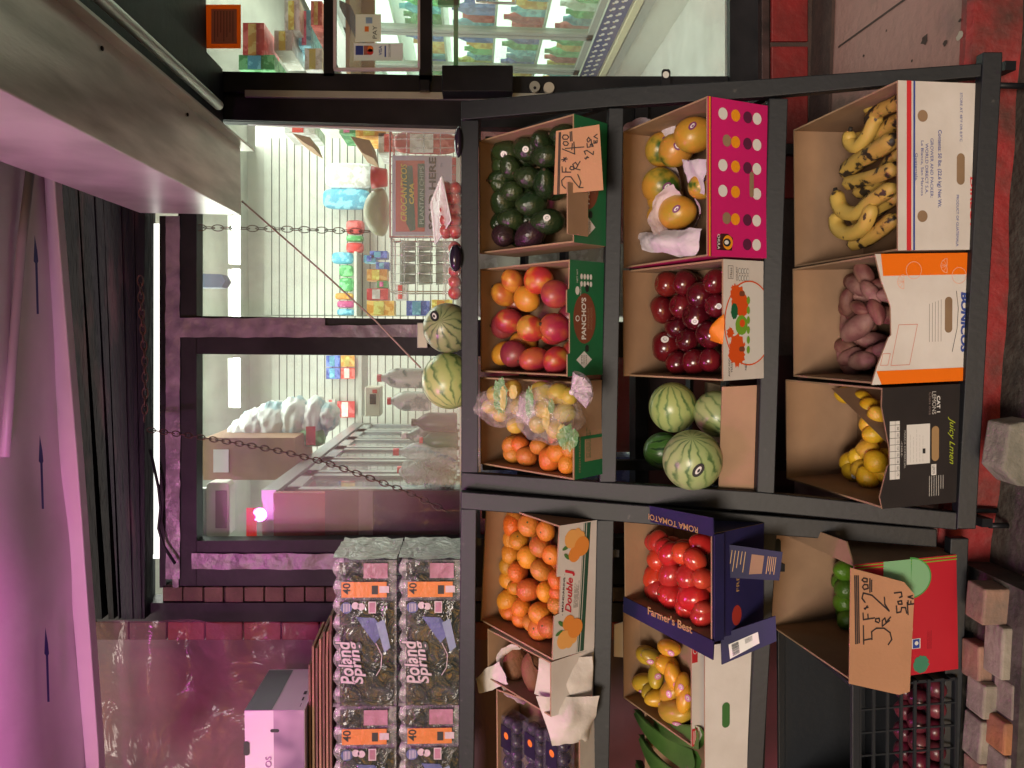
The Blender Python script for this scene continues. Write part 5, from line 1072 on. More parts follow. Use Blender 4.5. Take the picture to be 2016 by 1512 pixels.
pile(c16, 'lime', 'lime', 'green lime', 'the red carton', li, zz([(480, 365, 20), (485, 470, 21), (400, 600, 20), (480, 550, 21), (500, 700, 20), (455, 425, 18)], 1500, 1000, 2.953), .028, c16.H*.60, c16.H*.28, 'limes', seed=41)
# mameys under paper
MA = [mat('mamey_skin', (.24, .10, .045), .7, c2=(.17, .07, .035), scale=9, bump=.4, bscale=70)]
ma = [fruit_mesh('mamey', (.05, .046, .07), MA, mform)]
pile(c11, 'mamey', 'mamey', 'brown mamey', 'the white tray', ma, [(1016, 1318, 27, 0, 'brown mamey with a sticker, back one in the white tray', .2), (1052, 1320, 27, 0, 'brown mamey showing above the paper flap, front one', .2), (1052, 1385, 20, 0, 'brown mamey mostly hidden under the white paper', .2)], .05, c11.H*.75, c11.H*.6, 'mameys', seed=2, parts=[('sticker', STW, .4)])
# ------------------------------------------------------------------ watermelons
def melon_mat(name, c1_, c2_, c3_):
    m, t, b = nodes(name); N = t.nodes.new; L = t.links.new; b.inputs['Roughness'].default_value = .3
    tc = N('ShaderNodeTexCoord'); nz = N('ShaderNodeTexNoise'); nz.inputs['Scale'].default_value = 22; nz.inputs['Detail'].default_value = 7; L(tc.outputs['Object'], nz.inputs[0])
    sx = N('ShaderNodeSeparateXYZ'); L(tc.outputs['Object'], sx.inputs[0]); at = N('ShaderNodeMath'); at.operation = 'ARCTAN2'; L(sx.outputs[1], at.inputs[0]); L(sx.outputs[0], at.inputs[1])
    ma_ = N('ShaderNodeMath'); ma_.operation = 'MULTIPLY_ADD'; L(nz.outputs[0], ma_.inputs[0]); ma_.inputs[1].default_value = .75; L(at.outputs[0], ma_.inputs[2])
    mu = N('ShaderNodeMath'); mu.operation = 'MULTIPLY'; mu.inputs[1].default_value = 13; L(ma_.outputs[0], mu.inputs[0]); si = N('ShaderNodeMath'); si.operation = 'SINE'; L(mu.outputs[0], si.inputs[0])
    ad = N('ShaderNodeMath'); ad.operation = 'MULTIPLY_ADD'; L(nz.outputs[0], ad.inputs[0]); ad.inputs[1].default_value = 1.7; L(si.outputs[0], ad.inputs[2])
    r = N('ShaderNodeValToRGB'); r.color_ramp.elements[0].position = .55; r.color_ramp.elements[0].color = rgb(c1_); r.color_ramp.elements[1].position = 1.35/1.0 if 0 else .98; r.color_ramp.elements[1].color = rgb(c3_)
    mr = N('ShaderNodeMapRange'); mr.inputs['From Min'].default_value = -.6; mr.inputs['From Max'].default_value = 2.0; L(ad.outputs[0], mr.inputs[0])
    e = r.color_ramp.elements.new(.80); e.color = rgb(c2_); L(mr.outputs[0], r.inputs[0]); L(r.outputs[0], b.inputs['Base Color']); return m
WM = [melon_mat('melon_pale', (.36, .45, .19), (.29, .39, .15), (.09, .17, .06)), melon_mat('melon_yellowish', (.40, .46, .17), (.30, .39, .14), (.10, .18, .06)), melon_mat('melon_dark', (.06, .16, .03), (.10, .20, .05), (.015, .05, .015)), melon_mat('melon_dusky', (.26, .29, .14), (.20, .24, .11), (.05, .08, .045))]
def melon(px, py, r, Y, m, label, stick=None, rot=(0, 0, 0)):
    w_ = onY(px, py, Y); R_ = r*(w_-CP).dot(FW)/F; o = bpy.data.objects.new('watermelon', None)
    me = fruit_mesh('watermelon', (R_, R_, R_*1.06), [m], None, 40, 28); o = bpy.data.objects.new('watermelon', me); COL.objects.link(o)
    from mathutils import Euler
    o.matrix_basis = Matrix.Translation(w_) @ Euler(rot).to_matrix().to_4x4(); tag(o, label, 'watermelon')
    if stick:
        dr = (onY(stick[0], stick[1], Y-R_)-w_).normalized(); v = o.matrix_basis.to_3x3().inverted() @ dr
        e = bpy.data.objects.new('sticker', sticker_mesh(.024, .015, INK, WT)); COL.objects.link(e); e.parent = o; e.matrix_basis = STK(v, me)
    return w_, R_
MS = [melon(1325, 802, 47, 2.50, WM[1], 'yellow green watermelon at the upper right of the lower melon pile', rot=(.6, 1.3, .3)), melon(1412, 815, 45, 2.42, WM[0], 'green watermelon peeking over the kraft board at its right end', rot=(.5, 1.2, 1.5)),
      melon(1306, 888, 37, 2.62, WM[2], 'dark green watermelon hidden behind the stickered one'), melon(1363, 906, 58, 2.30, WM[0], 'pale green watermelon with a dark oval sticker above the kraft board', (1372, 925), (1.0, 1.2, .4))]
g = MB(); zsh = onR(1500, 860, .05).z; p = onY(1420, 766, 2.3); q_ = onY(1420, 962, 2.3)      # the low carton they sit in
g.box((q_.x, 2.35, zsh), (p.x, 2.66, zsh+.05), KRAFT_IN); tag(g.build('melon_tray'), 'low kraft tray under the lower watermelons', 'tray')
melon(882, 646, 49, 2.62, WM[3], 'striped watermelon with a sticker on top of the right rack', (850, 618), (1.3, .25, .2)); melon(884, 750, 53, 2.62, WM[1], 'plain pale watermelon on top of the rack, left of the striped one', None, (.4, 1.3, .9))
# top board of the racks that carries melons and water
for r, (ya, yb) in enumerate(((236, 960), (975, 1790))):
    P = [onR(909, y, .01, r) for y in (ya, yb)]; z_ = min(P[0].z, P[1].z)-.002
    g = MB(); g.prism([Vector((P[1].x, P[1].y+.02, z_-.015)), Vector((P[0].x, P[0].y+.02, z_-.015)), Vector((P[0].x, P[0].y+.02, z_)), Vector((P[1].x, P[1].y+.02, z_))], (0, .44, 0), RACK); g.build('top_board', rk[r])
# ------------------------------------------------------------------ plantains
PLN = mat('plantain_skin', (.52, .33, .07), .55, c2=(.03, .02, .012), scale=26, lo=.47, hi=.58, c3=(.46, .29, .06), detail=4, bump=.1, bscale=40)
PLN2 = mat('plantain_yellow', (.56, .37, .08), .55, c2=(.06, .035, .02), scale=30, lo=.57, hi=.67, c3=(.58, .37, .07), detail=4, bump=.1, bscale=40)
def plantain(label, pts, wpx, z0, z1, m=PLN):
    W3_ = []; c = c7
    for k, (x, y) in enumerate(pts):
        x, y = 1500+x/3.023, 60+y/3.023; f = k/(len(pts)-1); W3_.append(onplane(x, y, loc(c, 0, 0, c.H*(z0+(z1-z0)*f)), c.Z))
    Q = []; n = len(W3_)
    for i in range(n-1):     # Catmull-Rom
        a, b, c_, d = W3_[max(0, i-1)], W3_[i], W3_[i+1], W3_[min(n-1, i+2)]
        for s in range(6):
            t = s/6; Q.append(.5*((2*b)+(c_-a)*t+(2*a-5*b+4*c_-d)*t*t+(3*b-a-3*c_+d)*t**3))
    Q.append(W3_[-1]); N_ = len(Q); R_ = wpx/3.023*2.2/F*1.28
    rad = [R_*min(1, .22+1.9*math.sin(math.pi*min(1, (.03+i/(N_-1)*.94)))**.8) for i in range(N_)]
    t = thing('plantain', label, 'plantain', Q[0], 'plantains in the white carton'); g = MB(); g.tube(Q, rad, m, 6, smooth=True); g.build('peel', t)
    g = MB(); d = (Q[-1]-Q[-2]).normalized(); g.tube([Q[0]-(Q[1]-Q[0]).normalized()*.012, Q[0]+(Q[1]-Q[0])*.4], [R_*.28, R_*.3], mat('tip_black', (.02, .014, .01), .7), 6); g.build('tip', t)
plantain('spotted plantain at the top right of the white carton', [(640, 490), (680, 420), (780, 350), (840, 330)], 36, .62, .7, PLN2)
plantain('plantain with a black blotch below the top right one', [(630, 540), (700, 480), (790, 440), (850, 400)], 34, .72, .78)
plantain('short curved plantain tip pointing up near the right end', [(525, 600), (520, 660), (570, 690), (630, 620), (665, 545), (700, 500)], 34, .78, .72, PLN2)
plantain('green tinged plantain lying between the spotted ones', [(560, 640), (660, 640), (790, 550), (860, 520)], 38, .55, .6)
plantain('plantain with big black patches in the middle of the carton', [(490, 850), (560, 790), (660, 730), (800, 640)], 44, .68, .74)
plantain('straight plantain with a dark stripe left of the patchy one', [(500, 910), (590, 890), (700, 860), (800, 815)], 38, .66, .7)
plantain('yellow plantain bending right in the left bunch', [(440, 960), (470, 1060), (560, 1090), (660, 1010), (790, 930)], 38, .76, .72, PLN2)
plantain('yellow plantain curving round the bottom of the left bunch', [(440, 1090), (450, 1170), (520, 1210), (610, 1160), (660, 1040)], 38, .74, .78, PLN2)
plantain('brown freckled plantain lowest in the left bunch', [(530, 1270), (610, 1250), (700, 1190), (800, 1110)], 38, .62, .66)
plantain('dull plantain under the left bunch', [(540, 1120), (640, 1090), (760, 1010), (820, 980)], 40, .5, .55)
plantain('dark plantain deep between the two bunches', [(560, 960), (660, 930), (780, 770), (830, 740)], 38, .48, .5)
# ------------------------------------------------------------------ tissue, bags, clamshells
TIS = mat('tissue_paper', (.72, .64, .68), .8, c2=(.66, .56, .62), scale=6, bump=.8, bscale=22, sss=0); 
def sheet(name, label, cat, pts, nrm_pt, n_up, m, amp=.012, seed=1, res=16, th=0, freq=14):
    # crumpled sheet: quad of world points, displaced along the normal by ridged noise
    a, b, c, d = [Vector(p) for p in pts]; V = []; Fc = []; nn = (b-a).cross(d-a).normalized()
    for i in range(res+1):
        for j in range(res+1):
            u, v = i/res, j/res; p = a.lerp(b, u).lerp(d.lerp(c, u), v); q = p*freq+Vector((seed*7.3, seed*3.1, 0))
            h = abs(noise.noise(q))*1.6+.5*abs(noise.noise(q*2.3))-.5; e = noise.noise(q*.7)*.012
            if i in (0, res) or j in (0, res): p = p+(b-a).normalized()*e+(d-a).normalized()*noise.noise(q*.9+Vector((4, 4, 4)))*.014
            V.append(p+nn*h*amp+Vector(n_up)*math.sin(u*math.pi)*math.sin(v*math.pi))
    for i in range(res):
        for j in range(res): q = i*(res+1)+j; Fc.append([q, q+1, q+res+2, q+res+1])
    g = MB(); g.add(V, Fc, m, True); return tag(g.build(name), label, cat)
def cupwrap(name, label, px, py, r, c, hz, m, seed, a0=0, a1=2*math.pi, tall=1.0):
    # paper cup pulled up round a fruit, wavy rim
    w_ = onplane(px, py, loc(c, 0, 0, c.H*hz), c.Z); R_ = r*(w_-CP).dot(FW)/F; V = []; Fc = []; nu, nv = 40, 8
    ax_ = (Vector((0, -.75, .66))).normalized(); e1 = Vector((1, 0, 0)); e2 = ax_.cross(e1)
    for j in range(nv+1):
        for i in range(nu+1):
            a = a0+(a1-a0)*i/nu; t = j/nv; rr_ = R_*(1.08+.34*t+.10*noise.noise(Vector((a*2.2, t*2.5, seed)))+.10*abs(math.sin(a*4+seed))*t); h = (-.55+1.05*t*tall*(1+.35*noise.noise(Vector((a*1.2, 0, seed+5)))))*R_
            V.append(w_+e1*rr_*math.cos(a)+e2*rr_*math.sin(a)+ax_*h+Vector((noise.noise(Vector((a*5, t*6, seed))), 0, noise.noise(Vector((a*6, t*5, seed+3)))))*R_*.07)
    for j in range(nv):
        for i in range(nu): q = j*(nu+1)+i; Fc.append([q, q+1, q+nu+2, q+nu+1])
    g = MB(); g.add(V, Fc, m, True); return tag(g.build(name), label, 'tissue')
cupwrap('tissue_wrap', 'pinkish tissue pulled open round the front left papaya', 1200+440/3.286, 100+1060/3.286, 36, c4, .70, TIS, 1, .0, 5.2, 1.1)
cupwrap('tissue_wrap', 'tissue round the papaya at the back right of the pink box', 1200+205/3.286, 100+630/3.286, 36, c4, .50, TIS, 2, 2.6, 7.4)
cupwrap('tissue_wrap', 'tissue under the stickered papaya in the middle', 1200+310/3.286, 100+900/3.286, 38, c4, .46, TIS, 3, 3.2, 6.6)
P = lambda x, y, h: onplane(1200+x/3.286, 100+y/3.286, loc(c4, 0, 0, c4.H*h), c4.Z)
sheet('tissue_sheet', 'crumpled pink tissue spilling over the left edge of the pink box', 'tissue', [P(170, 1180, .75), P(600, 1150, .9), P(560, 1330, .98), P(210, 1290, .85)], 0, (0, -.02, .03), TIS, .016, 3)
sheet('tissue_sheet', 'pale tissue between the two front papayas of the pink box', 'tissue', [P(460, 690, .8), P(640, 700, .9), P(600, 930, .85), P(500, 880, .7)], 0, (0, 0, .01), TIS, .01, 5)
sheet('tissue_sheet', 'tissue behind the papaya at the right wall of the pink box', 'tissue', [P(340, 480, .6), P(430, 460, .6), P(420, 640, .6), P(350, 640, .55)], 0, (0, 0, .01), TIS, .01, 6)
sheet('orange_scrap', 'crumpled orange scrap over the front wall of the apple box', 'scrap', [onplane(1400, 640, loc(c5, 0, .02, c5.H*1.0), c5.Z), onplane(1425, 615, loc(c5, 0, .02, c5.H*1.02), c5.Z), onplane(1424, 675, loc(c5, 0, .0, c5.H*1.0), c5.Z), onplane(1400, 672, loc(c5, 0, .02, c5.H*.9), c5.Z)], 0, (0, 0, .02), mat('orange_scrap', (.75, .22, .01), .5), .01, 8)
# white paper over the mamey tray
PAP = mat('white_paper', (.68, .62, .58), .75, c2=(.60, .54, .50), scale=5, bump=.7, bscale=16); pl = lambda x, y, dy: onR(x, y, dy, 1)
cupwrap('paper_wrap', 'white paper pulled open round the brown mameys', 1030, 1322, 37, c11, .7, PAP, 7, .2, 6.1, 1.0)
sheet('paper_sheet', 'smooth white paper folded over the mamey tray front', 'paper', [pl(1062, 1296, -.10), pl(1168, 1296, -.02), pl(1170, 1400, -.03), pl(1055, 1372, -.10)], 0, (0, -.02, 0), PAP, .008, 11, freq=9)
sheet('paper_sheet', 'loose crumpled white paper end hanging over the shelf rail', 'paper', [pl(1058, 1372, -.12), pl(1180, 1372, -.045), pl(1160, 1460, -.035), pl(1088, 1470, -.10)], 0, (0, -.04, 0), PAP, .022, 12, freq=10)
sheet('paper_sheet', 'thin white paper corner at the back of the mamey tray', 'paper', [pl(935, 1335, .12), pl(985, 1300, .03), pl(1000, 1345, .03), pl(945, 1362, .12)], 0, (0, 0, 0), PAP, .012, 14)
# dark plum clamshells
CLM = film('clear_shell', (.22, .2, .26), .15, .08, .5, 18, .35); DP = mat('dark_plum', (.02, .012, .04), .25, c2=(.05, .025, .07), scale=14)
pm_ = fruit_mesh('plum', (.024, .024, .026), [DP])
for k, (x, y, e) in enumerate(((1015, 1440, .10), (1062, 1455, .05), (1105, 1475, .0))):
    t = thing('plum_clamshell', ['back clear clamshell of dark plums at the left frame edge', 'middle clear clamshell of dark plums at the left frame edge', 'front clear clamshell of dark plums at the left frame edge'][k], 'clamshell', Matrix.Translation(onR(x, y+20, e-.02, 1)))
    g = MB(t.matrix_basis @ Matrix.Rotation(math.radians(35), 4, 'X')); g.box((-.11, -.035, -.03), (.09, .055, .035), CLM); g.build('shell', t, .008)
    g = MB(t.matrix_basis @ Matrix.Rotation(math.radians(35), 4, 'X')); g.box((-.02, -.02, .0355), (.06, .035, .037), mat('plum_label', (.02, .014, .04), .4)); g.disc((.03, .005, .0376), (1, 0, 0), (0, 1, 0), .012, .012, INKO, 14); g.build('label', t)
    for a in range(4):
        for b in range(2):
            o = bpy.data.objects.new('plum', pm_); COL.objects.link(o); o.matrix_basis = t.matrix_basis @ Matrix.Rotation(math.radians(35), 4, 'X') @ Matrix.Translation((-.085+a*.047, -.012+b*.044, 0)); tag(o, ['dark plum inside the back clamshell', 'dark plum inside the middle clamshell', 'dark plum inside the front clamshell'][k], 'plum', 'plums in the clamshells')
# plastic bags of guavas in front of the orange box
BAG = film('guava_bag_film', (.75, .68, .68), .10, .05, .8, 16, .42); GV = [mat('guava_skin', (.58, .38, .06), .45, c2=(.42, .36, .06), scale=6, bump=.15, bscale=50)]
gm = fruit_mesh('guava', (.03, .03, .034), GV); knot = mat('bag_white_knot', (.7, .62, .66), .5)
for k, (cx, cy, rx, rz, dy, sub, kn) in enumerate(((995, 800, 62, 40, -.04, [(975, 775, 17), (1010, 765, 18), (1022, 800, 18), (985, 815, 16), (965, 800, 15), (1015, 838, 16)], (1022, 815)), (1082, 815, 70, 56, -.125, [(1065, 770, 20), (1100, 775, 21), (1075, 805, 22), (1112, 812, 20), (1060, 835, 19), (1095, 845, 20), (1120, 780, 18)], (1126, 772)))):
    c0 = onR(cx, cy, dy); t = thing('guava_bag', ['clear printed bag of guavas lying at the back of the orange box', 'clear printed bag of guavas with its knot hanging over the box front'][k], 'bag', c0); sc = (c0-CP).dot(FW)/F
    g = MB(); g.ell(c0, (rz*sc*1.05, .055, rx*sc*.95), BAG, 32, 20, lambda p: p*(1+.16*noise.noise(p*2.2+Vector((k*3, 0, 0)))+.05*abs(noise.noise(p*6)))); g.build('film', t)
    g = MB()
    for (x, y, a, b, m_) in (((985, 780, 34, 14, GREEN), (990, 785, 24, 6, YEL), (1010, 772, 14, 8, YEL)) if k == 0 else ((1118, 862, 24, 20, GREEN), (1106, 852, 16, 8, YEL), (1042, 792, 30, 8, GREEN), (1075, 825, 22, 7, YEL), (1085, 800, 14, 6, GREEN))):
        w_ = onR(x, y, dy-.066); UU = Vector((1, 0, 0)); VV = Vector((0, .2, 1)).normalized(); g.poly([w_+UU*(a*sc*math.cos(q_/28*6.283)*(1+.55*noise.noise(Vector((q_*.9, x, 0)))))+VV*(b*sc*math.sin(q_/28*6.283)*(1+.55*noise.noise(Vector((q_*.9, y, 3))))) for q_ in range(28)], film('bag_print_%s' % m_.name, {GREEN: (.05, .22, .04), YEL: (.55, .38, .05)}[m_], .5, .3, .1, 30, .85))
    g.build('print', t)
    kp = onR(kn[0], kn[1], dy-.05); g = MB()
    for j in range(5):
        d = Vector(((-.5, .6, .2, -.2, .8)[j], -.25, (-.9, -.7, -1, -.6, -.3)[j])).normalized(); g.tube([kp, kp+d*.03, kp+d*.06], [.004, .014, .022], film('knot_film', (.7, .6, .66), .45, .2, 1, 30, .9), 8, cap=False)
    g.ell(kp, (.009, .009, .009), knot, 10, 8); g.build('knot', t)
    for (x, y, r_) in sub:
        o = bpy.data.objects.new('guava', gm); COL.objects.link(o); w_ = onR(x, y, dy); s = r_*sc/.03; o.matrix_basis = Matrix.Translation(w_) @ Matrix.Rotation(x, 4, 'X') @ Matrix.Diagonal((s, s, s, 1)); tag(o, ['yellow guava inside the back plastic bag', 'yellow guava inside the front plastic bag'][k], 'guava', 'guavas in plastic bags')
# tomato clamshells and aubergines on the rack top
TB = onR(909, 600, .1).z
CL2 = film('tomato_shell', (.75, .73, .7), .05, .05, .4, 16, .22); tm = fruit_mesh('small_tomato', (.022, .022, .022), [mat('small_tomato_red', (.42, .018, .02), .25, c2=(.30, .012, .02), scale=8, coat=.2)])
for k, (y0, y1, h, Y) in enumerate(((362, 470, .075, 2.60), (478, 590, .055, 2.60))):
    a, b = onY(905, y1, Y), onY(905, y0, Y); t = thing('tomato_clamshell', ['clear clamshell of dark red tomatoes with its lid propped open', 'clear clamshell of dark red tomatoes beside the striped watermelon'][k], 'clamshell', (a+b)/2)
    g = MB(); g.box((a.x, Y-.06, TB), (b.x, Y+.06, TB+h), CL2); g.build('tray', t, .006)
    g = MB()
    if k == 0:
        P = [onY(x, y, Y-.02) for x, y in ((872, 356), (848, 395), (857, 478), (889, 440))]; P = [p+Vector((0, d, 0)) for p, d in zip(P, (-.07, .04, .04, -.07))]
        g.prism(P, (0, .012, .006), film('lid_film', (.8, .75, .74), .35, .05, .3, 20, .6)); g.tube(P+[P[0]], .0025, mat('lid_rim', (.7, .66, .68), .2), 6)
    else: g.box((a.x-.003, Y-.063, TB+h), (b.x+.003, Y+.063, TB+h+.008), CL2)
    g.build('lid', t); q = random.Random(k)
    for i in range(5 if k == 0 else 5):
        for j in range(2):
            for l_ in range(2 if k == 0 else 1):
                o = bpy.data.objects.new('small_tomato', tm); COL.objects.link(o); o.matrix_basis = Matrix.Translation((a.x+.022+i*(b.x-a.x-.044)/4, Y-.034+j*.05, TB+.024+l_*.03)); tag(o, ['dark red tomato in the open clamshell', 'dark red tomato in the closed clamshell'][k], 'tomato', 'tomatoes in clamshells')
AUB = mat('aubergine_skin', (.012, .008, .02), .15, c2=(.03, .018, .035), scale=5)
for (px, py, a, b, d) in ((900, 508, .022, .045, 'dark purple aubergine end in front of the closed clamshell'), (898, 280, .014, .05, 'dark brown aubergine at the right end of the rack top')):
    c0 = onY(px, py, 2.52); c0.z = TB+a*.9; g = MB(); g.ell(c0, (b, .03, a), AUB, 20, 12); t = tag(g.build('aubergine'), d, 'aubergine')
# aloe leaves
AL = mat('aloe_leaf', (.05, .13, .025), .45, c2=(.08, .18, .035), scale=6, bump=.15, bscale=20, stretch=(1, 1, 3))
for k, (p0, p1, w_, d) in enumerate((((1252, 1400), (1372, 1500), 22, 'broad green aloe leaf, uppermost in the white box'), ((1262, 1450), (1365, 1560), 24, 'green aloe leaf crossing beneath the uppermost one'), ((1255, 1500), (1350, 1620), 22, 'green aloe leaf at the left frame edge'), ((1290, 1420), (1380, 1450), 18, 'short aloe leaf beside the yellow mango box'))):
    H_ = c15.H*(.85+.05*(k % 2)); A = onplane(p0[0], p0[1], loc(c15, 0, 0, H_), c15.Z); B = onplane(p1[0], p1[1], loc(c15, 0, 0, H_+.01), c15.Z); A = A if (A-B).length < .6 else B+(A-B).normalized()*.5
    N_ = 14; V = []; Fc = []; dr = (B-A); sd = dr.cross(c15.Z).normalized(); sc = 2.35/F
    for i in range(N_+1):
        t = i/N_; ww = w_*sc*(.25+1.0*t**.6); c0 = A+dr*t+c15.Z*(.03*math.sin(t*3))
        for j in range(9): a = math.pi*2*j/8; V.append(c0+sd*ww*math.cos(a)+c15.Z*(.012*math.sin(a) + (.010*math.cos(2*a))))
    for i in range(N_):
        for j in range(8): q = i*9+j; Fc.append([q, q+1, q+10, q+9])
    g = MB(); g.add(V, Fc, AL, True); tag(g.build('aloe_leaf'), d, 'aloe leaf')
# black plastic crate of red onions at the lower left
CR = mat('crate_plastic', (.014, .017, .022), .5, bump=.1, bscale=50); cc = fit('plastic_crate', 'black slotted plastic crate of red onions on the bottom shelf', 'crate', 1, 1350, 1720, 1676, 1530, 1868, .46, dy=-.03)
W, D, H = cc.W, cc.D, cc.H
def slats(nm, fn, n, hh, rim=True):
    g = MB(cc.M)
    for i in range(n): fn(g, i*(hh/(n-1)))
    return g.build(nm, cc.t)
t_ = .006
slats('front_slats', lambda g, z: g.box((-W/2, 0, z), (W/2, t_, z+.008), CR), 8, H-.03); slats('back_slats', lambda g, z: g.box((-W/2, D-t_, z), (W/2, D, z+.02), CR), 8, H-.03)
for s in (-1, 1): slats('side_slats', lambda g, z: g.box((s*W/2-t_*(s > 0), 0, z), (s*W/2+t_*(s < 0), D, z+.022), CR), 7, H-.03)
g = MB(cc.M); g.box((-W/2+.007, .008, .008), (-W/2+.010, D-.008, H-.024), CR); g.build('side_web', cc.t); g = MB(cc.M); g.box((W/2-.010, .008, .008), (W/2-.007, D-.008, H-.024), CR); g.build('side_web', cc.t); g = MB(cc.M); g.box((-W/2+.01, D-.011, .008), (W/2-.01, D-.008, H-.024), CR); g.build('back_web', cc.t)
g = MB(cc.M); g.box((-W/2-.006, -.006, H-.022), (W/2+.006, .008, H), CR); g.box((-W/2-.006, D-.008, H-.022), (W/2+.006, D+.006, H), CR); g.box((-W/2-.006, .008, H-.022), (-W/2+.008, D-.008, H), CR); g.box((W/2-.008, .008, H-.022), (W/2+.006, D-.008, H), CR)
for k in range(9): x = -W/2+.004+k*(W-.014)/8; g.box((x, .001, .004), (x+.006, t_+.001, H-.02), CR)
g.build('rim', cc.t, .002); g = MB(cc.M); g.box((-W/2+.006, .006, .001), (W/2-.006, D-.006, .006), CR); g.build('bottom', cc.t)
ON = [mat('red_onion', (.10, .008, .022), .3, c2=(.17, .03, .045), scale=9, rnd=.3, stretch=(1, 1, .3), bump=.1)]; on = fruit_mesh('red_onion', (.03, .03, .028), ON, lambda p: Vector((p.x, p.y, p.z+.3*max(0, p.z-.9)/.1*.3)))
q = random.Random(4); n_ = 0
for l_ in range(3):
    for i in range(5):
        for j in range(2):
            x = W/2-.045-i*.064-(.03 if l_ % 2 else 0)+q.uniform(-.006, .006); y = .042+j*.064; z = .04+l_*.05+q.uniform(-.004, .004)
            if z > H-.06 or l_ > 1: continue
            o = bpy.data.objects.new('red_onion', on); COL.objects.link(o); o.matrix_basis = Matrix.Translation(loc(cc, x, y, z)) @ Matrix.Rotation(q.uniform(0, 6), 4, 'Z') @ Matrix.Rotation(q.uniform(-.8, .8), 4, 'X')
            tag(o, 'red onion in %s layer of the black crate, %s from right, %s' % (('the bottom', 'the middle', 'the top')[l_], ORD[i+1], ('front', 'behind')[j]), 'onion', 'red onions')
# ------------------------------------------------------------------ water packs
PET = film('water_bottle_plastic', (.42, .48, .47), .3, .06, .4, 20, .55); CAPW = mat('white_bottle_cap', (.68, .64, .68), .45)
botm = small_mesh('bottle', lambda g: (g.lathe([(0, 0), (.026, 0), (.029, .008), (.0285, .05), (.027, .06), (.029, .07), (.029, .13), (.024, .155), (.013, .185), (.012, .19)], PET, 14), g.lathe([(.0145, .188), (.015, .205), (.013, .208), (0, .208)], CAPW, 14)))
SHR = film('shrink_wrap', (.58, .60, .57), .16, .07, .7, 16, .5); FG = film('label_forest', (.022, .034, .03), .55, .10, .8, 12, .95); FO = mat('label_orange', (.62, .20, .05), .35, bump=.25, bscale=40); FB = mat('label_blue', (.10, .13, .34), .35, c2=(.05, .08, .2), scale=8, bump=.4, bscale=30); FP = mat('label_pink', (.42, .2, .3), .35, c2=(.3, .14, .2), scale=20, bump=.4, bscale=30); FW_ = mat('label_white', (.55, .48, .52), .35, bump=.3, bscale=40)
